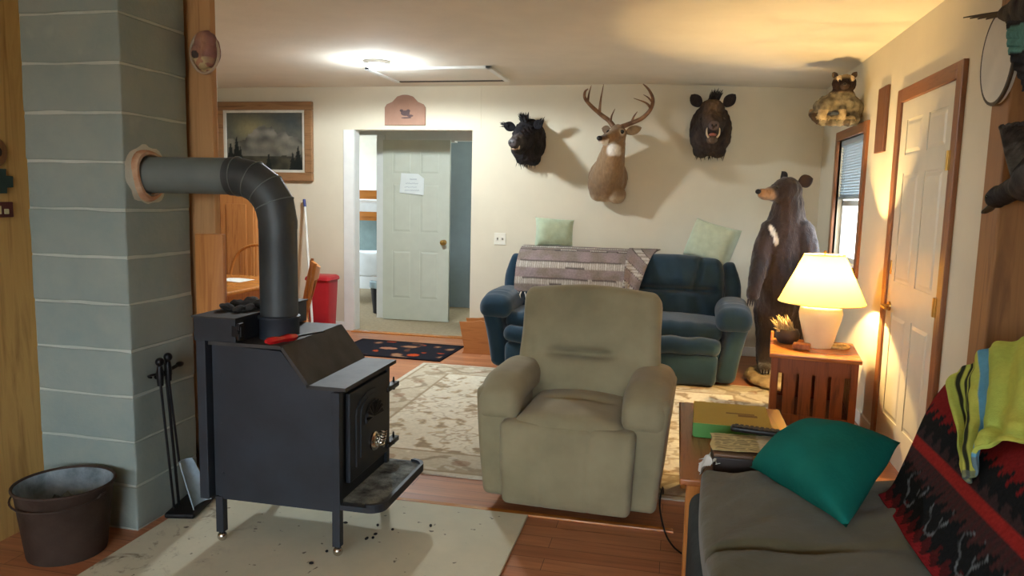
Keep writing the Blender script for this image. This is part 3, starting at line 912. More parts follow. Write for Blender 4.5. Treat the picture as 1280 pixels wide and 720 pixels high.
# ------------------------------------------------------------------ loveseat (local: centre x, front y=0)
m_navy = plain('navy_velour', (30, 53, 69), .85, .14, 7, .12, 30, spec=.12, sheen=.25)
lv = thing('loveseat', 'dark navy double reclining loveseat against the back wall', 'sofa', (-.475, 5.72, 0), -.03, local=True)
bm = NB(); box(bm, -.90, .90, .12, .86, .03, .30, .02); obj('base', bm, m_navy, lv, **L)
for s in (-1, 1):
    cx = s*.43
    def fr(x, y, z):
        t = (z+.115)/.23
        return (x*(.97+.03*t), y-.03*math.sin(PI*t)*(1 if y < 0 else 0), z)
    bm = NB(); rbox(bm, (cx, .07, .135), (.80, .14, .235), .04, fr, 3, 12); fo = obj('footrest', bm, m_navy, lv, ang=180, **L)
    bm = NB(); rbox(bm, (cx, .10, .315), (.83, .24, .13), .06, lambda x, y, z: (x, y-.012*math.cos(x*4), z+.006*math.sin(x*30)), 4, 18); obj('front_roll', bm, m_navy, fo, ang=180, **L)
    def sc_(x, y, z): return (x, y, z+(.03*(1-(x/.42)**2)*(1-(y/.33)**2) if z > 0 else 0)+.004*math.sin(x*46)*sst(0, -.3, y))
    bm = NB(); rbox(bm, (cx, .38, .415), (.84, .62, .13), .055, sc_, 4, 20); obj('seat', bm, m_navy, lv, ang=180, **L)
    def bk_(x, y, z, s=s):
        t = z/.28
        y2 = y
        if y < 0:
            y2 -= (.07 if s > 0 else .02)*(1-(x/.43)**2)*(1-.5*t*t)
            y2 += .05*crease(z, .0, .022)*sst(.42, .3, abs(x))
            y2 += .045*(crease(x+.10*z, -.25, .018)+crease(x-.25*z, .19, .02))*sst(-.04, .08, z)
            y2 -= (.025 if s > 0 else 0)*sst(.24, .16, abs(x))*sst(.0, .1, z)
            y2 += .006*math.sin(x*40+z*9)
        return (x*(1-.06*sst(.5, 1, t)), y2, z+.012*math.cos(x*6)*sst(.5, 1, t))
    bm = NB(); rbox(bm, (cx, .66, .665), (.86, .22, .56), .06, bk_, 4, 40, Euler((-.16, 0, 0)).to_matrix().to_4x4())
    obj('back_cushion', bm, m_navy, lv, ang=180, **L)
    bm = NB(); rbox(bm, (s*.935, .72, .62), (.13, .30, .58), .06, lambda x, y, z, s=s: (x-s*.035*sst(.05, .29, z), y, z-.05*sst(.03, .065, s*x)*sst(.1, .29, z)), 4, 10, Euler((-.12, 0, 0)).to_matrix().to_4x4())
    obj('back_wing', bm, m_navy, lv, ang=180, **L)
    def ap(x, y, z, s=s):
        t = (z+.235)/.47
        return (x+s*.075*(t-.5)*(1+.5*t), y, z)
    bm = NB(); rbox(bm, (s*.925, .46, .27), (.15, .80, .48), .055, ap, 4, 12); ar = obj('arm', bm, m_navy, lv, ang=180, **L)
    def pd(x, y, z, s=s):
        z2 = z+(.035*(1-(x/.14)**2) if z > 0 else 0)-.03*sst(-.2, -.38, y)
        if z > 0: z2 -= .016*(crease(y, -.30, .012)+crease(y, -.20, .012))*sst(.13, .04, abs(x))
        return (x, y, z2+.03*sst(.1, .38, y)*(-1))
    bm = NB(); rbox(bm, (s*.93, .42, .535), (.27, .78, .155), .072, pd, 4, 22); obj('arm_pad', bm, m_navy, ar, ang=180, **L)
bm = NB(); rbox(bm, (0, .80, .58), (1.84, .16, .66), .06, None, 3, 14, Euler((-.12, 0, 0)).to_matrix().to_4x4()); obj('back_frame', bm, m_navy, lv, ang=180, **L)
bm = NB(); rbox(bm, (0, .78, .74), (.14, .2, .38), .06, None, 3, 6, Euler((-.14, 0, 0)).to_matrix().to_4x4()); obj('console_back', bm, m_navy, lv, ang=180, **L)

# throw blanket over the loveseat back, in the loveseat's frame
LM = Matrix.Translation((-.475, 5.72, 0)) @ Matrix.Rotation(-.03, 4, 'Z')
prof = spline([(.985, .60), (.965, .84), (.93, .945), (.86, .972), (.775, .945), (.69, .915), (.635, .86), (.585, .76), (.555, .66), (.55, .615)], 8)if False else None
def tb_prof(t):   # y,z over the back from behind to front
    P = [(1.0, .62), (.985, .88), (.93, .955), (.83, .975), (.70, .972), (.585, .93), (.49, .835), (.44, .72), (.42, .605)]
    f = t*(len(P)-1); i = min(int(f), len(P)-2); q = f-i
    p0, p1, p2, p3 = P[max(i-1, 0)], P[i], P[i+1], P[min(i+2, len(P)-1)]
    return tuple(.5*((2*b)+(c-a)*q+(2*a-5*b+4*c-d)*q*q+(3*b-a-3*c+d)*q**3) for a, b, c, d in zip(p0, p1, p2, p3))
def bstripe(s, x):   # s metres from the front hem upward
    base, mv, lt, dk = lin(128, 116, 108), lin(142, 128, 128), lin(186, 180, 170), lin(88, 80, 76)
    k = (s-.01) % .155
    if .085 < k < .135:
        z = (x*55+ (1 if int(k*220) % 2 else 0)) % 1
        return lt if z > .45 else mix(base, lt, .3)
    if .078 < k <= .085 or .135 <= k < .142: return dk
    return mix(mv, base, clamp(.5+2*nz(x, s, 1, 9)))
TBW0, TBW1 = -.86, .10
def tbs(u, v):
    y, z = tb_prof(v)
    x = TBW0+(TBW1-TBW0)*u
    y -= .022+.010*math.sin(x*16)*sst(.5, 1, v)+.006*nz(x, v, 0, 6)
    return LM @ Vector((x, y, z+.012+.006*nz(x, v*2, 3, 5)))
nu, nv = 120, 70
bm = grid(nu, nv, tbs, .012)
def tbc(co):
    p = LM.inverted() @ co
    s = (p.z-.605)*1.12 if p.y < .62 else .37+(p.y-.62)*1.0
    return bstripe(s, p.x)
tb = thing('throw_blanket', 'grey and mauve striped fringed blanket over the loveseat back', 'blanket', tuple(LM @ Vector((-.4, .8, .96))))
m_wov = vcol('woven_throw', .95, .35, 160, .2, 70, spec=.08)
body_ = obj('cloth', bm, m_wov, tb, col=tbc, ang=180)
# folded-over end of the blanket
def fold(u, v):
    x = .07+.26*u*(1-.55*v)-.01*v; t = .40+.58*v
    y, z = tb_prof(t)
    return LM @ Vector((x, y-.035-.012*math.sin(u*7+v*3), z+.02))
bm = grid(40, 50, fold, .012)
def fcol(co):
    p = LM.inverted() @ co
    return bstripe((p.x*.8+p.z)*.95-.62, p.z*.7)
obj('folded_end', bm, m_wov, body_, col=fcol, ang=180)
bm = NB(); random.seed(4)
for k in range(34):
    x = TBW0+.01+.94*k/33; y, z = tb_prof(1)
    p = Vector((x, y-.018, z+.008))
    tube(bm, [LM @ p, LM @ (p+Vector((random.uniform(-.012, .012), -.008, -.025))), LM @ (p+Vector((random.uniform(-.022, .022), -.006, -.055)))], [.005, .006, .003], 5)
obj('fringe', bm, plain('fringe_yarn', (214, 208, 200), .95), body_)

# sage pillows on top of the loveseat back
def pillow(name, label, group, M, w, h, t, mat, corner=.0):
    def f(u, v, sg):
        a, b = 2*u-1, 2*v-1
        k = max(0., (1-abs(a)**3.2)*(1-abs(b)**3.2))**.33
        pin = 1-.07*(1-a*a)*abs(b)**4-.0
        pin2 = 1-.07*(1-b*b)*abs(a)**4
        return M @ Vector((a*w/2*pin2, sg*t/2*k+.006*nz(a*2, b*2, sg*3.), b*h/2*pin))
    bm = grid(26, 26, lambda u, v: f(u, v, 1)); b2 = grid(26, 26, lambda u, v: f(u, v, -1))
    me = bpy.data.meshes.new('q'); b2.to_mesh(me); b2.free(); bm.from_mesh(me); bpy.data.meshes.remove(me)
    bmesh.ops.remove_doubles(bm, verts=bm.verts, dist=.001)
    o = single(name, bm, mat, label, 'pillow', tuple(M.translation), group, ang=180)
    return o
m_sage = plain('sage_plush', (168, 182, 156), .95, .12, 14, .3, 60, spec=.08, sheen=.3)
m_sage_lit = plain('sage_plush_lit', (182, 194, 170), .95, .1, 14, .3, 60, spec=.08, sheen=.3)  # lighter copy of the sage, lit tone put into the colour
pillow('throw_pillow', 'sage green pillow standing on the striped blanket over the loveseat back', 'pillows on the loveseat', LM @ Matrix.Translation((-.61, .84, 1.095)) @ Euler((-.2, .05, .35)).to_matrix().to_4x4(), .35, .27, .22, m_sage)
pillow('throw_pillow', 'sage green pillow in a lit tint standing on the loveseat back nearest the bear', 'pillows on the loveseat', LM @ Matrix.Translation((.75, .87, 1.06)) @ Euler((-.3, .22, -.45)).to_matrix().to_4x4(), .42, .34, .2, m_sage_lit)
# ------------------------------------------------------------------ back wall fixtures
sw = thing('light_switch', 'cream double light switch on the back wall beside the hall opening', 'light switch', (-1.674, BY, 1.0))
m_sw = plain('ivory_plastic', (226, 222, 206), .35, .02)
bm = NB(); box(bm, -1.674-.058, -1.674+.058, BY-.007, BY, 1.0-.058, 1.0+.058, .003); obj('plate', bm, m_sw, sw, smooth=False)
for dx in (-.024, .024):
    bm = NB(); box(bm, -1.674+dx-.006, -1.674+dx+.006, BY-.016, BY-.004, .992, 1.012, .002); obj('toggle', bm, plain('toggle_plastic', (150, 145, 135), .4), sw, smooth=False)

# arched wooden sign with a dark animal silhouette above the opening
pl = thing('arched_sign', 'small arched brown wooden plaque above the hall opening', 'plaque', (-2.655, BY-.01, 2.09))
x0, x1, z0 = -2.865, -2.445, 2.085
top = [(x0, z0), (x1, z0), (x1, z0+.17), (x1-.02, z0+.20), (x1-.08, z0+.225), (x1-.13, z0+.275), (x1-.18, z0+.29), ((x0+x1)/2, z0+.292), (x0+.18, z0+.29), (x0+.13, z0+.275), (x0+.08, z0+.225), (x0+.02, z0+.20), (x0, z0+.17)]
bm = NB(); prism(bm, top, 1, BY-.02, BY-.001); obj('board', bm, plain('reddish_plaque', (158, 122, 102), .7, .12, 6), pl, smooth=False)
bm = NB()
for c, r in (((-2.65, 2.20), (.05, .028)), ((-2.62, 2.22), (.022, .018)), ((-2.69, 2.225), (.02, .014)), ((-2.60, 2.175), (.035, .012)), ((-2.64, 2.155), (.06, .008))):
    ell(bm, (c[0], BY-.02, c[1]), (r[0], .006, r[1]))
obj('carved_figure', fuse(bm, .004, 2), plain('dark_carving', (92, 74, 74), .8), pl)

# framed landscape painting
px0, px1, pz0, pz1 = -4.72, -3.635, 1.52, 2.315
pf = thing('framed_painting', 'wood framed dark misty mountain landscape painting on the back wall', 'painting', ((px0+px1)/2, BY, pz0))
fw = .085
bm = NB()
for (a, b, c, d) in ((px0, px1, pz1-fw, pz1), (px0, px1, pz0, pz0+fw), (px0, px0+fw, pz0+fw, pz1-fw), (px1-fw, px1, pz0+fw, pz1-fw)):
    box(bm, a, b, BY-.05, BY-.005, c, d, .008)
obj('frame', bm, wood('frame_wood', (150, 112, 76), (112, 78, 50), 0, 1, .4, False), pf, smooth=False)
bm = NB(); g = fw-.004; i = .03
for (a, b, c, d) in ((px0+g, px1-g, pz1-g-i, pz1-g), (px0+g, px1-g, pz0+g, pz0+g+i), (px0+g, px0+g+i, pz0+g+i, pz1-g-i), (px1-g-i, px1-g, pz0+g+i, pz1-g-i)):
    box(bm, a, b, BY-.04, BY-.005, c, d, .003)
obj('liner', bm, plain('linen_liner', (206, 202, 188), .8), pf, smooth=False)
ax0, ax1, az0, az1 = px0+g+i-.004, px1-g-i+.004, pz0+g+i-.004, pz1-g-i+.004
def art(c):
    u, v = (c.x-ax0)/(ax1-ax0), (c.z-az0)/(az1-az0)
    sky = mix(lin(66, 74, 76), lin(96, 96, 84), fbm(u, v, 1, 4)*.5+.5)
    c_ = sky
    glow = math.exp(-((u-.32)/.22)**2-((v-.72)/.2)**2); c_ = mix(c_, lin(150, 142, 104), glow*.8)
    ridge = .52+.30*max(0, 1-abs(u-.50)/.16)+.16*max(0, 1-abs(u-.36)/.12)+.16*max(0, 1-abs(u-.74)/.22)+.06*fbm(u, 0, 4, 9)
    if v < ridge:
        c_ = mix(lin(60, 62, 60), lin(136, 132, 120), clamp(.5+1.3*nz(u, v, 3, 7)*(v/ridge)))
    mist = math.exp(-((v-.40)/.14)**2)*(.5+.5*fbm(u, v, 6, 4)); c_ = mix(c_, lin(112, 108, 90), clamp(mist*.8))
    if v < .24+.07*nz(u, 0, 2, 6): c_ = mix(lin(40, 42, 36), lin(74, 70, 56), clamp(.5+nz(u, v, 8, 9)))
    for tx, th in ((.13, .6), (.05, .5), (.18, .42), (.93, .45), (.55, .32), (.86, .34)):
        if v < th and abs(u-tx) < (th-v)*.16*(.75+.5*abs(nz(v, tx, 1, 22))): c_ = lin(26, 30, 28)
    return c_
bm = grid(90, 60, lambda u, v: Vector((ax0+(ax1-ax0)*u, BY-.02, az0+(az1-az0)*v)))
obj('canvas', bm, vcol('oil_paint', .5, .05, 60, .1, 30), pf, col=art)

# attic hatch on the ceiling
ht = thing('attic_hatch', 'attic access hatch with white trim in the ceiling above the hall opening', 'hatch', (-2.07, 6.35, 2.46))
hx0, hx1, hy0, hy1, hz = -2.62, -1.53, 6.02, 6.74, 2.46
bm = NB(); box(bm, hx0+.05, hx1-.05, hy0+.05, hy1-.05, hz-.012, hz-.001); obj('panel', bm, m_ceil, ht, smooth=False)
bm = NB()
box(bm, hx1-.045, hx1, hy0, hy1, hz-.022, hz-.001, .003); box(bm, hx0, hx0+.045, hy0, hy1, hz-.022, hz-.001, .003); box(bm, hx0, hx1, hy0, hy0+.045, hz-.022, hz-.001, .003)
obj('trim', bm, m_white, ht, smooth=False)
bm = NB(); box(bm, hx0+.05, hx1-.05, hy1-.04, hy1-.008, hz-.02, hz-.001); obj('dark_edge', bm, plain('painted_gap_shade', (74, 66, 58), .8), ht, smooth=False)  # dark strip painted in for the shade in the hatch gap

# flush round light on the ceiling
BX, BYY = -2.40, 5.75
lb = thing('ceiling_light', 'glowing white round light on the ceiling before the hall opening', 'ceiling light', (BX, BYY, 2.46))
bm = NB(); lathe(bm, [(0, 2.459), (.105, 2.459), (.108, 2.45), (.10, 2.432), (.085, 2.428), (.085, 2.44), (0, 2.44)], (BX, BYY, 0), 40); obj('housing', bm, m_white, lb)
mb, nt, b = nmat('lit_lens')
b.inputs['Emission Color'].default_value = (.86, .95, 1, 1); b.inputs['Emission Strength'].default_value = 45
bm = NB(); lathe(bm, [(.084, 2.436), (.08, 2.420), (.06, 2.405), (.03, 2.396), (0, 2.395)], (BX, BYY, 0), 40, False); obj('lens', bm, mb, lb)

# ------------------------------------------------------------------ deer mount
def eye(bm, c, r): ell(bm, c, (r, r, r), u=12, v=8)
m_fur = vcol('deer_coat', .85, .35, 220, .2, 50, (1, 1, .4), spec=.1, sheen=.2)
m_glasseye = plain('glass_eye', (20, 12, 8), .08, .1, spec=.8)
m_nose = plain('wet_nose', (24, 20, 20), .3, .1)
m_bone = plain('ivory_tusk', (220, 208, 180), .4, .1, 20)
dm = thing('deer_mount', 'antlered whitetail deer shoulder mount on the back wall', 'taxidermy mount', (-.64, BY, 1.62))
bm = NB()
ell(bm, (-.645, 7.05, 1.60), (.185, .12, .20)); ell(bm, (-.66, 6.99, 1.55), (.165, .15, .165)); ell(bm, (-.72, 6.97, 1.47), (.085, .10, .085)); ell(bm, (-.55, 6.97, 1.45), (.085, .10, .085))
for k in range(9):
    t = k/8
    c = Vector((-.645, 6.97, 1.60)).lerp(Vector((-.56, 6.80, 1.95)), t); r = .165+(.088-.165)*t
    ell(bm, c, (r*.95, r, r))
ell(bm, (-.548, 6.77, 1.985), (.080, .09, .085))           # skull
ell(bm, (-.562, 6.72, 1.968), (.066, .075, .066))
H0, H1 = Vector((-.575, 6.70, 1.958)), Vector((-.658, 6.575, 1.918))
for k in range(7):
    t = k/6; c = H0.lerp(H1, t); r = .060+(.037-.060)*t
    ell(bm, c, (r, r, r*1.05))
ell(bm, (-.665, 6.562, 1.92), (.038, .032, .036))
ell(bm, (-.64, 6.60, 1.888), (.03, .04, .022))
deer_eyes = [Vector((-.505, 6.695, 1.995)), Vector((-.625, 6.725, 1.995))]
me = fuse(bm, .011, 5, .004, 34)
def deer_c(c):
    br, dkb, lt, wh = lin(150, 122, 92), lin(120, 96, 72), lin(190, 166, 134), lin(232, 226, 214)
    col = mix(br, dkb, sst(1.75, 1.45, c.z)*.6+.4*sst(.02, -.1, c.x+.66))
    if c.z > 1.86: col = mix(col, lin(136, 106, 76), .6)
    # white throat bib
    ax = Vector((c.x, c.y, c.z))-Vector((-.575, 6.68, 1.838))
    d = math.sqrt((ax.x/.085)**2+(ax.y/.13)**2+(ax.z/.065)**2)+.25*nz(c.x, c.y, c.z, 18)
    col = mix(col, wh, sst(1.15, .8, d))
    s = (c-H0).dot((H1-H0).normalized())/(H1-H0).length
    q = c-H0.lerp(H1, s)
    if s > .35 and 1.84 < c.z < 2.0 and c.y < 6.72:
        if s > .78: col = mix(col, wh, sst(.005, -.015, q.z))
        if s > .68 and q.z > 0: col = mix(col, lin(70, 56, 48), sst(.68, .9, s)*.7)
    for e in deer_eyes:
        col = mix(col, lin(206, 190, 166), sst(.042, .026, (c-e).length)*.8)
    if c.z < 1.46: col = mix(col, lt, sst(1.46, 1.40, c.z)*.8)
    return col
obj('body', me, m_fur, dm, col=deer_c, ang=180)
bm = NB(); ell(bm, (-.682, 6.538, 1.928), (.027, .018, .021)); obj('nose', bm, m_nose, dm)
for e in deer_eyes:
    bm = NB(); eye(bm, e+Vector((.002*(1 if e.x > -.55 else -1), -.004, 0)), .018); obj('eye', bm, m_glasseye, dm)
def ear(base, tip, w, face, thick=.014):
    B_, T_ = Vector(base), Vector(tip); d = T_-B_; n = Vector(face).normalized(); s = d.cross(n).normalized()
    rings = []
    for k in range(11):
        t = k/10; r = w*(math.sin(PI*(t*.86+.10))**.8); 
        if k == 10: r = .002
        c = B_+d*t-n*(.25*w*math.sin(PI*t))
        rings.append([c+s*r*math.cos(a)+n*(thick*math.sin(a)+.35*r*abs(math.cos(a))**2) for a in [2*PI*j/14 for j in range(14)]])
    bm = NB(); loft(bm, rings); return bm
obj('ear', ear((-.475, 6.80, 2.0), (-.345, 6.84, 2.045), .042, (-.1, -1, -.25)), plain('deer_ear_fur', (150, 128, 102), .85, .2, 20), dm, ang=180)
obj('ear', ear((-.615, 6.83, 2.01), (-.70, 6.90, 2.045), .040, (-.4, -1, -.1)), plain('deer_ear_dark', (110, 88, 68), .85, .2, 20), dm, ang=180)
m_antler = plain('antler', (92, 62, 42), .5, .3, 16, .3, 80, rgb2=(140, 104, 74))
def antler(main, rad, tines):
    bm = NB(); P = spline(main, 6); R = lerps(rad, 6)
    tube(bm, P, R, 10)
    for pts, r0 in tines:
        Q = spline(pts, 5); tube(bm, Q, [r0*(1-.85*k/(len(Q)-1)) for k in range(len(Q))], 8)
    return bm
obj('antler', antler([(-.585, 6.76, 2.045), (-.63, 6.77, 2.10), (-.70, 6.76, 2.15), (-.79, 6.72, 2.225), (-.835, 6.66, 2.28), (-.83, 6.60, 2.325), (-.80, 6.56, 2.345)], [.024, .021, .019, .017, .015, .011, .004],
    [([(-.615, 6.77, 2.07), (-.605, 6.73, 2.13), (-.575, 6.71, 2.195)], .014), ([(-.715, 6.755, 2.165), (-.705, 6.74, 2.28), (-.685, 6.74, 2.41)], .015), ([(-.815, 6.69, 2.255), (-.805, 6.70, 2.33), (-.79, 6.72, 2.40)], .013)]), m_antler, dm, ang=180)
obj('antler', antler([(-.515, 6.76, 2.045), (-.44, 6.77, 2.075), (-.34, 6.76, 2.12), (-.27, 6.72, 2.19), (-.25, 6.67, 2.27), (-.285, 6.61, 2.34), (-.335, 6.58, 2.385)], [.024, .021, .019, .017, .015, .011, .004],
    [([(-.43, 6.77, 2.08), (-.41, 6.73, 2.13), (-.38, 6.71, 2.17)], .014), ([(-.265, 6.715, 2.20), (-.31, 6.66, 2.24), (-.41, 6.60, 2.27)], .014), ([(-.252, 6.69, 2.245), (-.29, 6.64, 2.28), (-.33, 6.60, 2.30)], .011)]), m_antler, dm, ang=180)

# ------------------------------------------------------------------ boar mounts
m_bfur = vcol('boar_bristle', .8, .6, 160, .35, 45, (1, 1, .35), spec=.2)
def tuft(bm, c, d, n, ln, sp, r=.006, seed=1):
    rd = random.Random(seed); c = Vector(c); d = Vector(d).normalized()
    for k in range(n):
        p = c+Vector([rd.uniform(-1, 1)*s for s in sp])
        q = (d+Vector((rd.uniform(-.35, .35), rd.uniform(-.35, .35), rd.uniform(-.3, .3)))).normalized()
        l = ln*rd.uniform(.6, 1.1)
        tube(bm, [p-q*.02, p+q*l*.5, p+q*l+Vector((0, 0, -.15*l))], [r, r*.7, .0008], 5)
b2 = thing('boar_mount', 'dark brown open mouthed wild boar head mount on the back wall', 'taxidermy mount', (.255, BY, 2.05))
bm = NB()
ell(bm, (.255, 7.03, 2.05), (.185, .12, .235)); ell(bm, (.255, 6.98, 1.98), (.18, .15, .165)); ell(bm, (.185, 7.0, 1.86), (.075, .09, .065)); ell(bm, (.325, 7.0, 1.86), (.075, .09, .065))
for k in range(8):
    t = k/7; c = Vector((.255, 6.95, 2.12)).lerp(Vector((.258, 6.66, 2.03)), t); r = .145+(.068-.145)*t
    ell(bm, c, (r*.92, r, r*1.08))
ell(bm, (.255, 6.88, 2.22), (.105, .10, .075))
for s in (-1, 1): ell(bm, (.257+s*.07, 6.80, 2.08), (.045, .07, .05))
ell(bm, (.262, 6.60, 2.035), (.055, .06, .048))                  # snout
cap(bm, (.262, 6.60, 2.03), (.264, 6.545, 2.03), .047, .046)
cap(bm, (.257, 6.78, 1.96), (.262, 6.60, 1.925), .062, .034)      # lower jaw
me = fuse(bm, .010, 3, .007, 38)
def boar_c(c):
    dk, br = lin(50, 42, 40), lin(104, 84, 66)
    col = mix(dk, lin(66, 54, 48), clamp(.5+fbm(c.x, c.y, c.z, 9)))
    f = sst(.10, .03, abs(c.x-.257))*sst(2.0, 2.12, c.z)*sst(6.95, 6.85, c.y); col = mix(col, br, f*.9)
    if c.y < 6.72 and c.z > 1.985: col = mix(col, lin(74, 62, 60), .5)
    if c.y < 6.68 and c.z < 1.955: col = mix(col, lin(128, 108, 92), .5)
    return col
obj('head', me, m_bfur, b2, col=boar_c, ang=180)
bm = NB(); ell(bm, (.264, 6.515, 2.035), (.044, .012, .040)); obj('snout_disc', bm, plain('snout_skin', (84, 70, 70), .5, .1), b2)
for s in (-1, 1):
    bm = NB(); ell(bm, (.264+s*.016, 6.502, 2.035), (.008, .005, .012)); obj('nostril', bm, m_nose, b2)
bm = NB(); ell(bm, (.262, 6.615, 1.968), (.032, .075, .016)); obj('mouth', bm, plain('mouth_flesh', (160, 96, 84), .5, .15), b2)
for s in (-1, 1):
    bm = NB(); tube(bm, spline([(.262+s*.034, 6.60, 1.945), (.262+s*.05, 6.585, 1.97), (.262+s*.052, 6.585, 2.01), (.262+s*.045, 6.59, 2.03)], 4), lerps([.009, .008, .006, .001], 4), 8); obj('tusk', bm, m_bone, b2)
    bm = NB(); eye(bm, (.257+s*.092, 6.795, 2.115), .015); obj('eye', bm, m_glasseye, b2)
    o = obj('ear', ear((.257+s*.10, 6.90, 2.24), (.257+s*.185, 6.88, 2.335), .052, (s*.25, -1, -.1)), m_bfur, b2, ang=180, col=lambda c: lin(44, 38, 38))
bm = NB(); tuft(bm, (.27, 6.93, 2.30), (.25, -.1, 1), 60, .10, (.045, .05, .012), .006, 3); obj('mane', bm, plain('dark_bristle', (40, 34, 34), .8, .2), b2)
bm = NB(); tuft(bm, (.255, 7.0, 1.82), (0, -.2, -1), 36, .035, (.13, .05, .02), .004, 8); obj('chest_bristle', bm, plain('dark_bristle_lower', (44, 38, 36), .8, .2), b2)

b1 = thing('boar_mount', 'small black bristly boar head mount above the light switch', 'taxidermy mount', (-1.40, BY, 1.93))
bm = NB()
ell(bm, (-1.40, 7.03, 1.93), (.165, .13, .215)); ell(bm, (-1.40, 6.97, 1.88), (.16, .15, .155)); ell(bm, (-1.345, 7.0, 1.77), (.07, .09, .065)); ell(bm, (-1.455, 7.0, 1.775), (.06, .09, .06))
for k in range(7):
    t = k/6; c = Vector((-1.405, 6.92, 1.97)).lerp(Vector((-1.43, 6.68, 1.90)), t); r = .13+(.07-.13)*t
    ell(bm, c, (r*.95, r, r))
cap(bm, (-1.43, 6.68, 1.90), (-1.445, 6.61, 1.885), .065, .055)
cap(bm, (-1.425, 6.76, 1.84), (-1.44, 6.63, 1.825), .05, .03)
me = fuse(bm, .010, 3, .009, 36)
def boar1_c(c):
    col = mix(lin(26, 25, 29), lin(46, 43, 46), clamp(.5+fbm(c.x, c.y, c.z, 10)))
    d = (c-Vector((-1.44, 6.63, 1.90))).length
    return mix(col, lin(86, 78, 74), sst(.11, .05, d)*.8)
obj('head', me, m_bfur, b1, col=boar1_c, ang=180)
bm = NB(); ell(bm, (-1.452, 6.555, 1.887), (.044, .014, .040), (0, 0, -.2)); obj('snout_disc', bm, plain('dark_snout', (64, 56, 56), .5, .1), b1)
for dx in (-.018, .014):
    bm = NB(); ell(bm, (-1.455+dx, 6.542, 1.888), (.008, .005, .011)); obj('nostril', bm, m_nose, b1)
bm = NB(); tube(bm, spline([(-1.485, 6.63, 1.845), (-1.445, 6.592, 1.833), (-1.40, 6.62, 1.845)], 6), .010, 8); obj('lip', bm, plain('pale_lip', (150, 124, 100), .6, .2), b1)
for (a, b) in (((-1.482, 6.61, 1.835), (-1.495, 6.60, 1.88)), ((-1.408, 6.61, 1.835), (-1.395, 6.60, 1.875))):
    bm = NB(); tube(bm, [a, ((a[0]+b[0])/2+.003, a[1]-.012, (a[2]+b[2])/2), b], [.008, .006, .001], 8); obj('tusk', bm, m_bone, b1)
for x, y in ((-1.50, 6.80), (-1.345, 6.79)):
    bm = NB(); eye(bm, (x, y, 1.985), .014); obj('eye', bm, m_glasseye, b1)
for (a, b, w) in (((-1.505, 6.90, 2.04), (-1.61, 6.86, 2.075), .045), ((-1.315, 6.88, 2.045), (-1.245, 6.84, 2.105), .045)):
    obj('ear', ear(a, b, w, (0, -1, -.15)), m_bfur, b1, ang=180, col=lambda c: lin(26, 25, 29))
bm = NB(); tuft(bm, (-1.425, 6.96, 2.09), (-.12, -.1, 1), 90, .115, (.03, .05, .012), .007, 5)
m_bb = plain('black_bristle', (24, 23, 26), .8, .2)
obj('mane', bm, m_bb, b1)
for c_, d_, s_ in (((-1.60, 6.86, 2.07), (-1, 0, .3), 6), ((-1.25, 6.84, 2.10), (.6, 0, 1), 7)):
    bm = NB(); tuft(bm, c_, d_, 16, .035, (.02, .01, .02), .004, s_); obj('ear_tuft', bm, m_bb, b1)
bm = NB(); tuft(bm, (-1.40, 6.98, 1.73), (.1, -.2, -1), 30, .04, (.09, .05, .02), .004, 9)
obj('chest_bristle', bm, plain('black_bristle_lower', (28, 27, 29), .8, .2), b1)

# ------------------------------------------------------------------ standing bear
br = thing('black_bear', 'full standing black bear on a low tan base beside the lamp table', 'taxidermy bear', (.83, 6.15, 0))
bm = NB()
def chain(pts, rs, n=5, sq=(1, 1, 1)):
    P = spline(pts, n); R = lerps(rs, n)
    for p, r in zip(P, R): ell(bm, p, (r*sq[0], r*sq[1], r*sq[2]), u=14, v=10)
chain([(.745, 6.12, .16), (.75, 6.15, .34), (.765, 6.17, .56)], [.075, .092, .135])       # legs
chain([(.94, 6.15, .16), (.945, 6.17, .34), (.90, 6.18, .56)], [.078, .095, .135])
ell(bm, (.735, 6.055, .125), (.062, .115, .045)); ell(bm, (.94, 6.085, .125), (.062, .115, .045))
chain([(.825, 6.18, .60), (.825, 6.17, .80), (.83, 6.17, 1.0), (.835, 6.17, 1.16), (.838, 6.17, 1.28), (.838, 6.15, 1.40), (.825, 6.13, 1.47)], [.185, .195, .19, .175, .142, .115, .10], 5, (1, .92, 1))
ell(bm, (.82, 6.13, 1.505), (.115, .112, .108))
ell(bm, (.775, 6.11, 1.49), (.10, .085, .085))
chain([(.74, 6.09, 1.485), (.66, 6.05, 1.478), (.625, 6.035, 1.478)], [.066, .046, .038])
ell(bm, (.66, 6.05, 1.452), (.05, .035, .026))
chain([(.72, 6.12, 1.20), (.665, 6.08, 1.04), (.632, 6.03, .89), (.612, 5.99, .78), (.60, 5.965, .70)], [.085, .078, .066, .055, .05], 5)
chain([(.955, 6.11, 1.20), (1.0, 6.06, 1.05), (1.01, 5.99, .92), (.985, 5.93, .80), (.97, 5.92, .73)], [.085, .078, .066, .055, .05], 5)
me = fuse(bm, .012, 4, .007, 30)
def bear_c(c):
    col = mix(lin(32, 24, 26), lin(52, 38, 36), clamp(.5+.8*fbm(c.x, c.y, c.z, 6)))
    d = (c-Vector((.655, 6.03, 1.462))).length
    col = mix(col, lin(170, 132, 96), sst(.085, .05, d))
    # white chest blaze
    if c.y < 6.1:
        for (x, z, rx_, rz_, ro) in ((.722, 1.195, .018, .055, .45), (.750, 1.13, .017, .045, .1)):
            dx, dz = c.x-x, c.z-z; a, b = dx*math.cos(ro)+dz*math.sin(ro), -dx*math.sin(ro)+dz*math.cos(ro)
            col = mix(col, lin(232, 222, 206), sst(1.25, .8, math.hypot(a/rx_, b/rz_)+.3*nz(c.x, c.z, 1, 30)))
    return col
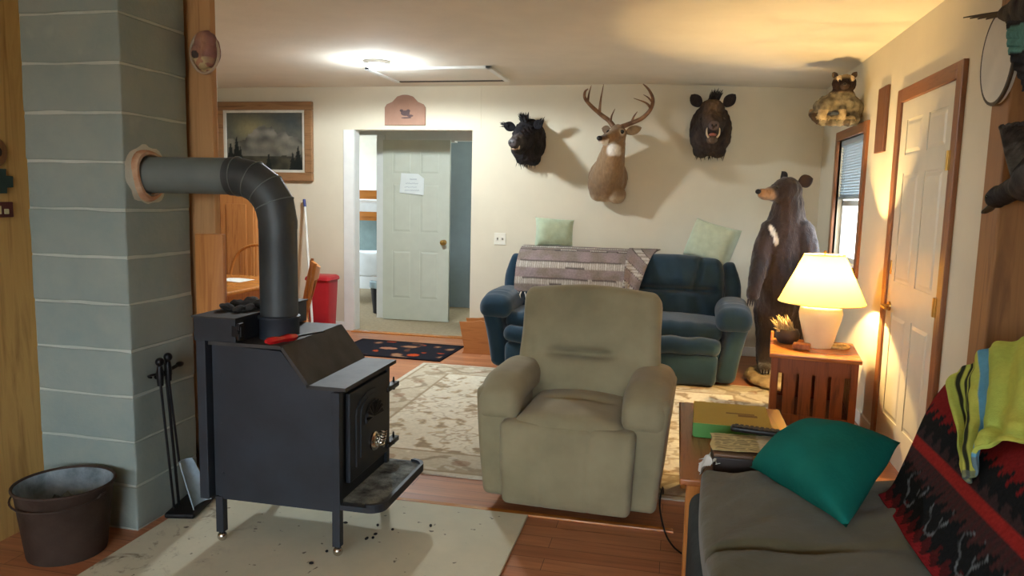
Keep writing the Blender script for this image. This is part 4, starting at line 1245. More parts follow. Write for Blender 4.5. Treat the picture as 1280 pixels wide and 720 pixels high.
obj('body', me, vcol('bear_fur', .75, .6, 150, .35, 45, (1, 1, .35), spec=.3, sheen=.3), br, col=bear_c, ang=180)
bm = NB(); ell(bm, (.597, 6.02, 1.492), (.022, .026, .02)); obj('nose', bm, m_nose, br)
for x, y in ((.735, 6.018), (.715, 6.145)):
    bm = NB(); eye(bm, (x, y, 1.53), .011); obj('eye', bm, m_glasseye, br)
bm = ear((.90, 6.10, 1.56), (.995, 6.085, 1.60), .052, (-.3, -1, .1), .02); obj('ear', bm, plain('bear_ear_fur', (40, 30, 30), .8, .2), br, ang=180)
bm = ear((.80, 6.20, 1.585), (.80, 6.23, 1.655), .040, (-.9, -.3, .1), .02); obj('ear', bm, plain('bear_ear_fur_far', (40, 30, 30), .8, .2), br, ang=180)
for (px_, py_, pz_) in ((.60, 5.955, .67), (.965, 5.91, .70)):
    for k in range(5):
        bm = NB(); x = px_+(k-2)*.017; tube(bm, [(x, py_-.02, pz_), (x-.004, py_-.035, pz_-.03), (x-.006, py_-.03, pz_-.055)], [.008, .006, .001], 6); obj('claw', bm, plain('claw_horn', (58, 50, 48), .4), br)
for fx, fy in ((.735, 5.95), (.94, 5.98)):
    for k in range(5):
        bm = NB(); x = fx+(k-2)*.022; tube(bm, [(x, fy+.01, .13), (x, fy-.015, .12), (x, fy-.03, .095)], [.009, .007, .001], 6); obj('claw', bm, plain('claw_horn', (58, 50, 48), .4), br)
bm = NB()
for k in range(12):
    a = 2*PI*k/12; ell(bm, (.86+.15*math.cos(a), 6.08+.25*math.sin(a)+.0, .045), (.13, .14, .045))
ell(bm, (.86, 6.08, .05), (.24, .30, .05))
me = fuse(bm, .014, 3, .012, 12, lambda c: 0)
for v in me.vertices: v.co.z = max(v.co.z, .001)
obj('base', me, plain('tan_ground_base', (150, 128, 96), .9, .3, 12, .5, 60, rgb2=(180, 160, 124)), br, ang=180)

# ------------------------------------------------------------------ raccoon mount near the ceiling
rcn = thing('raccoon_mount', 'grey raccoon mount with black masked face high above the window', 'taxidermy mount', (1.03, 5.72, 2.02))
RX, RYY, RZZ = 1.045, 5.70, 2.065
bm = NB()
ell(bm, (RX+.03, RYY, RZZ+.035), (.155, .13, .075), (0, .1, 0)); ell(bm, (RX-.07, RYY-.04, RZZ+.02), (.085, .09, .06)); ell(bm, (RX+.10, RYY, RZZ-.005), (.09, .10, .085))
ell(bm, (RX+.02, RYY-.06, RZZ+.09), (.09, .07, .05))
for s in (-1, 1): cap(bm, (RX+s*.06-.03, RYY-.10, RZZ+.02), (RX+s*.065-.04, RYY-.14, RZZ-.05), .036, .022)
P = spline([(RX+.13, RYY-.03, RZZ-.02), (RX+.11, RYY-.08, RZZ-.075), (RX+.0, RYY-.10, RZZ-.085), (RX-.10, RYY-.09, RZZ-.08), (RX-.145, RYY-.07, RZZ-.04)], 5)
for k, p in enumerate(P): ell(bm, p, (.045-.012*k/len(P),)*3)
ell(bm, (RX+.03, RYY-.09, RZZ+.165), (.078, .07, .066)); cap(bm, (RX+.025, RYY-.14, RZZ+.15), (RX+.015, RYY-.19, RZZ+.14), .036, .020)
me = fuse(bm, .009, 2, .010, 26)
def rac_c(c):
    col = mix(lin(92, 86, 74), lin(146, 138, 118), clamp(.5+fbm(c.x, c.y, c.z, 14)))
    if c.z < RZZ-.03 and c.y < RYY-.05:
        s = (c.x-RX); col = mix(col, lin(64, 54, 46), .75 if int((s+1)*26) % 3 == 0 else 0)
        if s < -.12: col = lin(60, 50, 42)
    if c.z > RZZ+.10 and c.y < RYY-.06:
        h = c.z-RZZ
        col = mix(lin(150, 132, 108), lin(40, 30, 30), sst(.21, .185, h)*sst(.095, .115, h))
        if c.y < RYY-.155 and h < .15: col = lin(70, 58, 54)
        for s in (-1, 1):
            if math.hypot((c.x-RX-.03-s*.042)/.6, h-.198) < .024: col = lin(226, 206, 176)
    for s in (-1, 1):
        if c.z < RZZ-.015 and c.y < RYY-.115 and c.z > RZZ-.08: col = mix(col, lin(196, 176, 140), .5)
    return col
obj('body', me, vcol('raccoon_fur', .85, .6, 140, .3, 40, spec=.1), rcn, col=rac_c, ang=180)
for s in (-1, 1):
    obj('ear', ear((RX+.03+s*.05, RYY-.08, RZZ+.205), (RX+.03+s*.075, RYY-.08, RZZ+.245), .020, (0, -1, 0)), plain('raccoon_ear', (70, 58, 52), .85, .2), rcn, ang=180)
    bm = NB(); eye(bm, (RX+.022+s*.033, RYY-.148, RZZ+.178), .009); obj('eye', bm, m_glasseye, rcn)
bm = NB(); ell(bm, (RX+.012, RYY-.212, RZZ+.145), (.012, .009, .009)); obj('nose', bm, m_nose, rcn)
bm = NB(); tube(bm, spline([(WX, RYY+.02, RZZ-.05), (RX+.1, RYY+.02, RZZ-.03), (RX-.05, RYY+.0, RZZ-.03), (RX-.17, RYY-.02, RZZ-.02)], 5), lerps([.05, .045, .04, .025], 5), 10)
obj('branch', bm, plain('weathered_branch', (150, 126, 92), .85, .25, 20, .4, 60), rcn, ang=180)

# wall plaque between window and door
bm = NB(); box(bm, WX-.018, WX, 4.985, 5.20, 1.735, 2.135, .004)
single('hanging_plaque', bm, wood('dark_plaque_wood', (118, 76, 50), (86, 52, 34), 2, 1.5, .4, False), 'narrow dark wooden plaque on the wall between window and white door', 'plaque', (WX-.01, 5.09, 1.93), smooth=False)

# carved face plaque on the timber post
cp = thing('carved_ornament', 'round pinkish brown carved ornament hung high on the timber post', 'ornament', (-2.03, 2.985, 2.0))
bm = NB(); ell(bm, (-2.03, 2.975, 2.005), (.068, .03, .088)); ell(bm, (-2.02, 2.955, 2.045), (.05, .03, .045)); ell(bm, (-2.005, 2.955, 1.99), (.03, .035, .06)); ell(bm, (-2.055, 2.95, 1.995), (.03, .03, .04)); ell(bm, (-2.03, 2.95, 1.955), (.035, .025, .03))
me = fuse(bm, .005, 2, .006, 26)
def carv(c):
    t = clamp(.5+1.2*nz(c.x, c.y, c.z, 22))
    col = mix(lin(150, 110, 96), lin(178, 130, 100), t)
    if c.z < 1.975 and nz(c.x, c.z, 1, 40) > .0: col = lin(196, 176, 132)
    if math.hypot(c.x+2.052, c.z-1.985) < .016: col = lin(66, 56, 52)
    return mix(col, lin(120, 84, 84), sst(-2.02, -1.98, c.x)*.7)
obj('carving', me, vcol('painted_carving', .6, .3, 60, .2, 40), cp, col=carv, ang=180)
bm = NB(); tube(bm, [(-2.03+.068*math.cos(a), 2.962, 1.998+.086*math.sin(a)) for a in [2*PI*k/32 for k in range(33)]], .006, 6); obj('rim', bm, plain('pale_rim', (176, 156, 132), .6), cp)
bm = NB(); box(bm, -2.05, -2.01, 2.975, 2.992, 1.98, 2.03); obj('hanger', bm, m_iron, cp)
# ------------------------------------------------------------------ dining corner
pc = thing('pine_cabinet', 'tall knotty pine cabinet below the framed painting in the dining corner', 'cabinet', (-4.42, 6.85, 0))
bm = NB(); box(bm, -4.80, -4.05, 6.66, 7.06, 0, 1.44, .006); obj('body', bm, m_pine, pc, smooth=False)
for x0, x1 in ((-4.79, -4.43), (-4.42, -4.06)):
    bm = NB(); box(bm, x0, x1, 6.635, 6.66, .08, 1.40, .004); d_ = obj('door', bm, m_pine, pc, smooth=False)
    bm = NB(); box(bm, x0+.07, x1-.07, 6.625, 6.637, .2, 1.28, .006); obj('panel', bm, m_pine, d_, smooth=False)
    bm = NB(); ell(bm, (x1-.03 if x0 < -4.5 else x0+.03, 6.62, .8), (.016,)*3); obj('knob', bm, m_iron, d_)
bm = NB(); box(bm, -4.83, -4.02, 6.62, 7.07, 1.44, 1.47, .006); obj('cornice', bm, m_pineh, pc, smooth=False)

dt = thing('dining_table', 'honey oak dining table behind the stove pipe with a paper on it', 'table', (-3.2, 4.75, 0))
bm = NB(); rbox(bm, (-3.33, 4.72, .735), (1.0, 1.05, .03), .012, None, 2, 4); obj('tabletop', bm, m_oakh, dt, smooth=True)
bm = NB(); box(bm, -3.74, -2.92, 4.28, 5.16, .64, .72); obj('apron', bm, m_oak, dt, smooth=False)
for x in (-3.74, -2.92):
    for y in (4.32, 5.12):
        bm = NB(); lathe(bm, [(0, 0), (.022, 0), (.026, .1), (.034, .3), (.026, .42), (.038, .5), (.038, .66), (0, .66)], (x, y, 0), 20); obj('leg', bm, m_oak, dt)
bm = grid(6, 6, lambda u, v: Vector((-3.28+.26*u, 4.82+.2*v, .7525+.003*math.sin(u*5))), .001)
single('paper', bm, plain('newsprint', (220, 218, 208), .8, .15, 40), 'white sheet of paper lying on the oak dining table', 'paper', (-3.15, 4.9, .752))
def windsor(label, loc, rz, style):
    t = thing('dining_chair', label, 'chair', loc, rz, local=True)
    L = dict(world=False)
    bm = NB(); rbox(bm, (0, 0, .45), (.44, .42, .035), .016, lambda x, y, z: (x*(1+.1*y), y, z-.01*(1-(x/.22)**2)*(z > 0)), 2, 8); obj('seat', bm, m_oak, t, **L)
    for x in (-.16, .16):
        for y in (-.15, .15):
            bm = NB(); tube(bm, [(x, y, .44), (x*1.12, y*1.12, .3), (x*1.3, y*1.3, 0)], [.016, .021, .012], 10); obj('leg', bm, m_oak, t, **L)
    bm = NB()
    for x in (-.185, .185): tube(bm, [(x, -.175, .2), (x, .175, .2)], .01, 8)
    tube(bm, [(-.185, 0, .2), (.185, 0, .2)], .01, 8); obj('stretcher', bm, m_oak, t, **L)
    if style == 'bow':
        bm = NB(); tube(bm, spline([(-.19, .17, .46), (-.21, .2, .70), (-.15, .23, .90), (0, .245, .97), (.15, .23, .90), (.21, .2, .70), (.19, .17, .46)], 6), .013, 8); obj('bow', bm, m_oak, t, **L)
        for k in range(7):
            x = -.14+.28*k/6; bm = NB(); tube(bm, [(x*.85, .18, .46), (x, .235, .965-.9*x*x*3)], [.007, .006], 6); obj('spindle', bm, m_oak, t, **L)
    else:
        for x in (-.2, .2):
            bm = NB(); tube(bm, [(x*.95, .17, .46), (x*1.05, .22, .72), (x*1.08, .255, .90)], [.016, .016, .012], 8); obj('post', bm, m_oak, t, **L)
        bm = NB()
        loft(bm, [[Vector((x, .235+.045*(1-(x/.22)**2)+dy+.012*(z > .8), z+(.03*abs(x/.22)**2 if z > .8 else 0))) for dy, z in ((-.01, .775), (.01, .775), (.01, .855), (-.01, .855))] for x in [-.225+.45*k/14 for k in range(15)]])
        obj('crest_rail', bm, m_oak, t, **L)
        for k in range(6):
            x = -.15+.3*k/5; bm = NB(); tube(bm, [(x*.9, .18, .46), (x, .25+.03*(1-(x/.22)**2), .785)], [.008, .007], 6); obj('spindle', bm, m_oak, t, **L)
    return t
windsor('bow back oak chair on the far side of the dining table', (-3.30, 5.28, 0), .2, 'bow')
windsor('oak spindle back chair between the stove pipe and the red bin', (-2.86, 5.0, 0), -1.05, 'crest')
ch3 = windsor('oak dining chair pushed in at the near side of the table', (-2.98, 4.12, 0), PI+.1, 'crest')

rb = thing('waste_bin', 'tall red plastic waste bin against the wall by the dining corner', 'bin', (-3.44, 6.86, 0))
m_red = plain('red_bin_plastic', (176, 34, 44), .4, .08)
def sqr(hx, hy, z, r=.03):
    p = []
    for cx, cy, a0 in ((hx-r, hy-r, 0), (-hx+r, hy-r, PI/2), (-hx+r, -hy+r, PI), (hx-r, -hy+r, 1.5*PI)):
        for k in range(5): p.append(Vector((-3.44+cx+r*math.cos(a0+PI/2*k/4), 6.86+cy+r*math.sin(a0+PI/2*k/4), z)))
    return p
bm = NB(); loft(bm, [sqr(.10, .10, 0), sqr(.12, .12, .54), sqr(.112, .112, .54), sqr(.095, .095, .02)]); obj('bin_body', bm, m_red, rb)
bm = NB(); loft(bm, [sqr(.128, .128, .54), sqr(.135, .135, .55), sqr(.13, .13, .575), sqr(.11, .11, .59)]); obj('lid', bm, m_red, rb)
bm = NB(); rbox(bm, (-3.345, 6.82, .026), (.05, .08, .05), .012, None, 2, 3); obj('pedal', bm, m_iron, rb)
mo = thing('broom_handle', 'white broom pole with blue tip leaning on the wall by the bin', 'broom', (-3.52, 6.72, 0))
bm = NB(); tube(bm, [(-3.45, 6.66, .1), (-3.712, 7.03, 1.26)], .012, 10); obj('pole', bm, plain('white_pole', (222, 222, 214), .4), mo)
bm = NB(); tube(bm, [(-3.712, 7.03, 1.26), (-3.728, 7.044, 1.335)], .0145, 10); obj('tip', bm, plain('blue_grip', (44, 60, 130), .4), mo)
bm = NB(); rbox(bm, (-3.445, 6.66, .07), (.20, .06, .12), .02, None, 2, 4); obj('brush', bm, plain('broom_bristle', (120, 130, 140), .9, .2, 60), mo)

# magazine rack left of the loveseat
mr = thing('magazine_rack', 'knotty pine magazine rack on the floor between loveseat and hall opening', 'magazine rack', (-1.68, 6.42, 0))
sidep = [(-.17, .0), (-.155, .018), (-.15, .06), (-.17, .16), (-.19, .26), (-.195, .285), (-.08, .29), (.0, .305), (.08, .29), (.195, .285), (.19, .26), (.17, .16), (.15, .06), (.155, .018), (.17, .0)]
for y in (6.36, 6.58):
    bm = NB(); prism(bm, [(-1.665+x, z+.001) for x, z in sidep], 1, y, y+.02); obj('end_panel', bm, m_pineh, mr, smooth=False)
for s in (-1, 1):
    bm = NB(); box(bm, -1.665+s*.14-.01, -1.665+s*.14+.01, 6.38, 6.58, .04, .24, .004); obj('side_board', bm, m_pineh, mr, smooth=False)
bm = NB(); box(bm, -1.80, -1.53, 6.38, 6.58, .03, .05); obj('bottom_board', bm, m_pineh, mr, smooth=False)

# ------------------------------------------------------------------ hall door and bedroom
hd = panel_door('d', .765, 1.99, .04, m_doorg, [(a, b, c, d) for a, b in ((.11, .335), (.43, .655)) for c, d in ((.24, .78), (.98, 1.52), (1.62, 1.86))])
bmesh.ops.transform(hd, matrix=Matrix.Translation((-3.195, 7.86, .01)) @ Matrix.Rotation(.02, 4, 'Z'), verts=hd.verts)
d2 = struct('door_2', hd, m_doorg)
bm = NB(); cyl(bm, (-2.485, 7.855, .895), (-2.485, 7.835, .895), .03, .026); cyl(bm, (-2.485, 7.835, .895), (-2.485, 7.81, .895), .011); ell(bm, (-2.485, 7.795, .895), (.03, .026, .03)); obj('door_knob', bm, m_brass, d2)
bm = NB(); poly = [(-3.0, 1.425), (-2.72, 1.405), (-2.715, 1.585), (-2.785, 1.635), (-2.98, 1.64)]
prism(bm, poly, 1, 7.833, 7.836)
nt_ = thing('paper_note', 'white handwritten paper note taped to the pale green hall door', 'note', (-2.86, 7.834, 1.52)); obj('sheet', bm, plain('note_paper', (226, 232, 230), .8, .03), nt_, smooth=False)
bm = NB(); random.seed(9)
for k, (z, a, b) in enumerate(((1.575, -2.88, -2.80), (1.53, -2.93, -2.78), (1.49, -2.94, -2.80), (1.455, -2.94, -2.77))):
    P = [(a+(b-a)*i/24, 7.8315, z+.006*math.sin(i*1.9+k)*(1 if i % 5 else 0)) for i in range(25)]
    tube(bm, P, .0025, 4)
obj('handwriting', bm, plain('faded_pen', (176, 184, 190), .8), nt_)

bd_ = thing('bunk_bed', 'pine bunk bed with white bedding seen through the bedroom doorway', 'bed', (-3.9, 9.3, 0))
for x in (-4.75, -2.95):
    for y in (8.85, 9.85):
        bm = NB(); box(bm, x, x+.08, y, y+.08, 0, 1.75, .004); obj('post', bm, m_oak, bd_, smooth=False)
for z in (.36, 1.07, 1.34):
    bm = NB(); box(bm, -4.7, -2.9, 8.86, 8.89, z, z+.11, .004); obj('side_rail', bm, m_oakh, bd_, smooth=False)
for z in (.42, 1.12):
    bm = NB(); rbox(bm, (-3.82, 9.37, z+.10), (1.72, .95, .2), .06, lambda x, y, z: (x, y, z+.02*nz(x*3, y*3, z)), 3, 14); obj('mattress', bm, plain('bed_linen', (228, 232, 234), .9, .06), bd_, ang=180)
bm = grid(40, 14, lambda u, v: Vector((-4.68+1.7*u, 8.84-.03*math.sin(u*30)*v, .72+.06*math.sin(u*9)-.30*v)), .012); obj('blanket', bm, plain('white_blanket', (232, 236, 238), .9, .05), bd_, ang=180)
bm = NB(); box(bm, -4.7, -2.9, 9.86, 9.9, .5, 1.05); obj('shade_panel', bm, plain('wall_shade_grey_green', (104, 118, 112), .8), bd_, smooth=False)  # added panel coloured like the shaded wall behind the lower bunk
bi = thing('waste_bin', 'small black waste bin with pale liner standing in the bedroom doorway', 'bin', (-3.36, 8.25, 0))
bm = NB(); lathe(bm, [(0, .01), (.115, .01), (.15, .36), (.142, .36), (.11, .03), (0, .03)], (-3.36, 8.25, 0), 32, False); obj('bin_body', bm, plain('black_plastic', (30, 32, 38), .5), bi)
bm = NB(); lathe(bm, [(.146, .30), (.156, .31), (.158, .375), (.148, .38), (.14, .34)], (-3.36, 8.25, 0), 32, False)
for v in bm.verts: v.co.z += .02*nz(v.co.x, v.co.y, 0, 14)
obj('liner', bm, plain('pale_liner', (170, 192, 200), .4), bi)

# ------------------------------------------------------------------ end table and lamp
ETM = Matrix.Translation((.855, 4.80, 0)) @ Matrix.Rotation(-.12, 4, 'Z')
et = thing('end_table', 'mission style oak end table with slatted sides under the lamp', 'side table', (.855, 4.80, 0), -.12, local=True)
W, D, H = .235, .27, .53
bm = NB(); rbox(bm, (0, 0, H-.0125), (W*2+.03, D*2+.03, .025), .006, None, 2, 2); obj('tabletop', bm, m_missiont, et, smooth=False, world=False)
for x in (-W+.02, W-.02):
    for y in (-D+.02, D-.02):
        bm = NB(); box(bm, x-.02, x+.02, y-.02, y+.02, 0, H-.025, .003); obj('leg', bm, m_mission, et, smooth=False, world=False)
bm = NB()
for y in (-D+.02, D-.02):
    for za, zb in ((H-.115, H-.025), (.10, .17)):
        bm = NB(); box(bm, -W+.04, W-.04, y-.011, y+.011, za, zb); obj('rail', bm, m_mission, et, smooth=False, world=False)
for x in (-W+.02, W-.02):
    for za, zb in ((H-.115, H-.025), (.10, .17)):
        bm = NB(); box(bm, x-.011, x+.011, -D+.04, D-.04, za, zb); obj('rail', bm, m_mission, et, smooth=False, world=False)
for y in (-D+.02, D-.02):
    for k in range(4):
        x = -.13+.26*k/3; w = .034
        bm = NB(); box(bm, x-w, x+w, y-.007, y+.007, .165, H-.11); obj('slat', bm, m_mission, et, smooth=False, world=False)
for x in (-W+.02, W-.02):
    for k in range(4):
        y = -.15+.30*k/3; w = .036
        bm = NB(); box(bm, x-.007, x+.007, y-w, y+w, .165, H-.11); obj('slat', bm, m_mission, et, smooth=False, world=False)
bm = NB(); box(bm, -W+.03, W-.03, -D+.03, D-.03, .14, .158); obj('shelf', bm, m_mission, et, smooth=False, world=False)
bm = NB(); rbox(bm, (-W-.005, D-.02, H+.022), (.02, .06, .05), .006, None, 2, 2); obj('end_tab', bm, m_missiont, et, smooth=False, world=False)
lx, ly, lz = .895, 4.86, .531
lp = thing('table_lamp', 'white ginger jar table lamp glowing under a cone shade on the end table', 'lamp', (lx, ly, lz))
bm = NB(); lathe(bm, [(0, 0), (.078, 0), (.082, .01), (.088, .04), (.105, .11), (.122, .175), (.127, .21), (.122, .24), (.10, .262), (.06, .272), (.0, .272)], (lx, ly, lz), 48); obj('base', bm, plain('glazed_ceramic', (232, 218, 178), .3, .03, spec=.5), lp)
bm = NB(); lathe(bm, [(0, .272), (.022, .272), (.022, .30), (.014, .305), (.014, .33), (0, .33)], (lx, ly, lz), 16); obj('socket', bm, m_brass, lp)
ms, nt, b = nmat('linen_shade')
out = nt.nodes['Material Output']; tr = nt.nodes.new('ShaderNodeBsdfTranslucent'); tr.inputs['Color'].default_value = (.70, .44, .09, 1)
df = nt.nodes.new('ShaderNodeBsdfDiffuse'); df.inputs['Color'].default_value = (.74, .60, .32, 1)
mxs = nt.nodes.new('ShaderNodeMixShader'); mxs.inputs[0].default_value = .55
nt.links.new(df.outputs[0], mxs.inputs[1]); nt.links.new(tr.outputs[0], mxs.inputs[2]); nt.links.new(mxs.outputs[0], out.inputs['Surface'])
bm = NB(); lathe(bm, [(.252, .275), (.252, .282), (.12, .565), (.118, .572)], (lx, ly, lz), 56, False); obj('lamp_shade', bm, ms, lp)
m_bind = plain('shade_binding', (214, 190, 140), .7)
for r, z in ((.253, .278), (.119, .570)):
    bm = NB(); tube(bm, [(lx+r*math.cos(a), ly+r*math.sin(a), lz+z) for a in [2*PI*k/48 for k in range(49)]], .003, 6)
    obj('shade_trim', bm, m_bind, lp)
bm = NB(); tube(bm, spline([(lx+.02, ly, lz+.30), (lx+.06, ly, lz+.36), (lx+.05, ly, lz+.5), (lx, ly, lz+.575)], 5), .0025, 6); tube(bm, spline([(lx-.02, ly, lz+.30), (lx-.06, ly, lz+.36), (lx-.05, ly, lz+.5), (lx, ly, lz+.575)], 5), .0025, 6); ell(bm, (lx, ly, lz+.585), (.009, .009, .014))
for k in range(3):
    a = 2*PI*k/3; cyl(bm, (lx, ly, lz+.568), (lx+.119*math.cos(a), ly+.119*math.sin(a), lz+.569), .002, None, 6)
obj('harp', bm, m_brass, lp)
mb2, nt, b = nmat('warm_lit_bulb'); b.inputs['Emission Color'].default_value = (1, .66, .28, 1); b.inputs['Emission Strength'].default_value = 40
bm = NB(); lathe(bm, [(0, .33), (.013, .332), (.028, .38), (.026, .41), (.012, .428), (0, .43)], (lx, ly, lz), 20); obj('bulb', bm, mb2, lp)

# things on the end table
dp = thing('dried_tuft', 'tan dried grass tuft in a small dark pot beside the lamp base', 'plant', (.72, 4.93, .531))
bm = NB(); lathe(bm, [(0, 0), (.05, 0), (.072, .03), (.075, .06), (.06, .09), (.05, .085), (0, .08)], (.72, 4.93, .531), 28); obj('pot', bm, plain('dark_pot', (52, 40, 34), .6, .2), dp)
bm = NB(); tuft(bm, (.705, 4.93, .615), (-.3, -.2, .7), 110, .10, (.05, .04, .012), .007, 12); obj('tuft', bm, plain('dried_grass', (192, 166, 112), .9, .2, 30), dp)
bm = NB(); rbox(bm, (.775, 4.72, .552), (.10, .055, .042), .01, None, 2, 3, Matrix.Rotation(-.25, 4, 'Z'))
wb = single('wooden_box', bm, plain('carved_box_wood', (150, 92, 46), .5, .35, 40), 'small brown wooden box in front of the lamp base', 'box', (.775, 4.72, .532), smooth=True)
bm = NB(); tube(bm, spline([(.96, 4.82, .541), (1.03, 4.80, .542), (1.07, 4.86, .541), (1.04, 4.92, .541), (.985, 4.905, .541)], 6), .0095, 8)
single('rope_coil', bm, plain('pale_rope', (214, 190, 130), .9, .2, 60), 'short pale coil of rope on the end table beside the lamp', 'rope', (1.02, 4.86, .532))

# ------------------------------------------------------------------ coffee table
ct = thing('coffee_table', 'low oak coffee table between the couch and the recliner', 'coffee table', (.28, 3.17, 0))
TX0, TX1, TY0, TY1, TZ = .055, .53, 2.655, 3.71, .42
bm = NB(); rbox(bm, ((TX0+TX1)/2, (TY0+TY1)/2, TZ-.014), (TX1-TX0, TY1-TY0, .028), .008, None, 2, 3); obj('tabletop', bm, wood('table_oak', (164, 100, 54), (124, 70, 36), 1, 1.2, .2, False, spec=.6), ct, smooth=False)
for x in (TX0+.055, TX1-.055):
    for y in (TY0+.06, TY1-.06):
        bm = NB(); box(bm, x-.03, x+.03, y-.03, y+.03, .0, TZ-.028, .004); obj('leg', bm, m_oak, ct, smooth=False)
bm = NB(); 
for x in (TX0+.055, TX1-.055): box(bm, x-.01, x+.01, TY0+.08, TY1-.08, TZ-.10, TZ-.028)
for y in (TY0+.06, TY1-.06): box(bm, TX0+.08, TX1-.08, y-.01, y+.01, TZ-.10, TZ-.028)
obj('apron', bm, m_oak, ct, smooth=False)

gb = thing('board_game_box', 'yellow and green cardboard game box on the coffee table', 'box', (.27, 3.32, TZ))
GM = Matrix.Translation((.272, 3.315, TZ+.001)) @ Matrix.Rotation(-.03, 4, 'Z')
m_yel = plain('yellow_card', (186, 164, 66), .5, .06, 3); m_grn = plain('green_card', (78, 140, 62), .5, .05)
bm = NB(); box(bm, -.155, .155, -.17, .17, 0, .055, .003, GM); obj('tray', bm, m_grn, gb, smooth=False)
bm = NB()
box(bm, -.159, .159, -.174, .174, .063, .066, .0015, GM)
lid_ = obj('lid', bm, m_yel, gb, smooth=False)
bm = NB()
box(bm, -.159, .159, -.174, -.1725, .008, .063, 0, GM); box(bm, -.159, .159, .1725, .174, .008, .063, 0, GM); box(bm, -.159, -.1575, -.174, .174, .008, .063, 0, GM); box(bm, .1575, .159, -.174, .174, .008, .063, 0, GM)
obj('lid_side', bm, m_grn, lid_, smooth=False)
bm = NB(); box(bm, -.02, .10, .005, .022, .0662, .0667, 0, GM)
box(bm, .03, .11, -.03, .0, .0662, .0667, 0, GM)
obj('printed_title', bm, plain('brown_print', (118, 92, 40), .6), lid_, smooth=False)

cr = thing('storage_case', 'flat dark brown case on the near end of the coffee table', 'case', (.33, 2.88, TZ))
bm = NB(); box(bm, .175, .455, 2.72, 2.955, TZ, TZ+.07, .006); obj('case_body', bm, plain('dark_case', (40, 30, 26), .5, .1), cr, smooth=False)
bm = NB(); box(bm, .172, .458, 2.717, 2.958, TZ+.07, TZ+.082, .004); obj('lid', bm, plain('brown_lid', (104, 78, 58), .45, .1), cr, smooth=False)
bm = NB(); box(bm, .31, .325, 2.712, 2.722, TZ+.058, TZ+.085, .002); obj('clasp', bm, m_brass, cr, smooth=False)
def newsc(c):
    k = lin(196, 180, 126)
    a = (c.x-.16)
    if .02 < a < .24 and int(c.y*110) % 2 == 0 and nz(c.x, c.y, 1, 60) > -.25: k = lin(130, 118, 84)
    if a > .18: k = mix(k, lin(214, 206, 180), .7)
    return k
bm = grid(40, 40, lambda u, v: Vector((.168+.28*u+.012*nz(u, v, 1, 2), 2.745+.205*v, TZ+.087+.006*abs(fbm(u, v, 2, 3))+.006*u)), .002)
single('newspaper', bm, vcol('newsprint_yellowed', .8, .1, 60, .08, 40), 'folded yellowed newspaper on top of the dark case', 'newspaper', (.31, 2.87, TZ+.083), col=newsc)
rmte = thing('remote_control', 'black remote control lying across the newspaper before the game box', 'remote control', (.345, 2.945, TZ+.10))
RMM = Matrix.Translation((.345, 2.945, TZ+.112)) @ Matrix.Rotation(-.18, 4, 'Z')
bm = NB(); rbox(bm, (0, 0, 0), (.20, .045, .022), .009, None, 2, 4)
bmesh.ops.transform(bm, matrix=RMM, verts=bm.verts); obj('body', bm, plain('black_remote', (24, 24, 26), .4), rmte)
bm = NB()
for i in range(9):
    for j in range(3): box(bm, -.085+i*.019, -.073+i*.019, -.016+j*.012, -.008+j*.012, .0105, .0135, 0, RMM)
obj('keypad', bm, plain('dark_keys', (52, 54, 56), .5), rmte, smooth=False)
bm = grid(30, 30, lambda u, v: Vector((.125+.07*u+.02*nz(u, v, 1, 4), 2.70+.12*v+.02*nz(u, v, 5, 4), TZ+.004+.065*math.sin(PI*clamp(u*1.1))*(.4+.6*abs(nz(u, v, 2, 3)))+.05*u*(1-v))), .0015)
single('plastic_bag', bm, plain('white_bag', (214, 212, 204), .35, .05), 'crumpled white plastic bag on the table edge beside the dark case', 'bag', (.16, 2.76, TZ), ang=180)

# ------------------------------------------------------------------ couch in the foreground
m_olive = plain('olive_brown_fabric', (88, 83, 62), .9, .14, 5, .25, 40, spec=.08, sheen=.15)
m_grey = plain('dark_grey_fabric', (62, 66, 66), .9, .2, 8, .25, 40, spec=.08)
cc = thing('couch', 'olive brown couch along the near log wall under the red blanket', 'couch', (.75, 1.6, 0))
bm = NB(); rbox(bm, (.665, 1.30, .22), (1.15, 2.64, .37), .05, None, 3, 6); obj('base', bm, m_grey, cc, ang=180)
for k in range(3):
    yc = 2.20-.84*k
    def cf(x, y, z, k=k):
        wr = 1.6*(.014*nz(x*3+k*4, y*3, 0)+.011*fbm((x*1.1-y*.9)*5, (x+y)*1.4, k+.5, 1, 3)+.012*abs(nz((x*.8-y)*6, (x+y)*1.5, k*2.+7)))
        z2 = z+((.03*(1-(x/.5)**2)*(1-(y/.43)**2)+wr) if z > 0 else 0)
        if z > 0: z2 -= .02*crease(y-.25*x, -.12, .015)*sst(.2, -.3, x)
        return (x-.018*(1-(y/.43)**2)*(1 if x < 0 else 0), y, z2)
    bm = NB(); rbox(bm, (.605, yc, .40), (.95, .84, .16), .032, cf, 4, 60); obj('seat_cushion', bm, m_olive, cc, ang=180)
bm = NB(); rbox(bm, (1.10, 1.32, .58), (.26, 2.70, .62), .10, lambda x, y, z: (x+z*.42-.02, y, z), 4, 12); obj('backrest', bm, m_olive, cc, ang=180)
for k in range(3):
    yc = 2.20-.84*k
    bm = NB(); rbox(bm, (.90, yc, .66), (.16, .80, .40), .07, lambda x, y, z: (x+z*.60, y, z), 4, 10); obj('back_cushion', bm, m_olive, cc, ang=180)

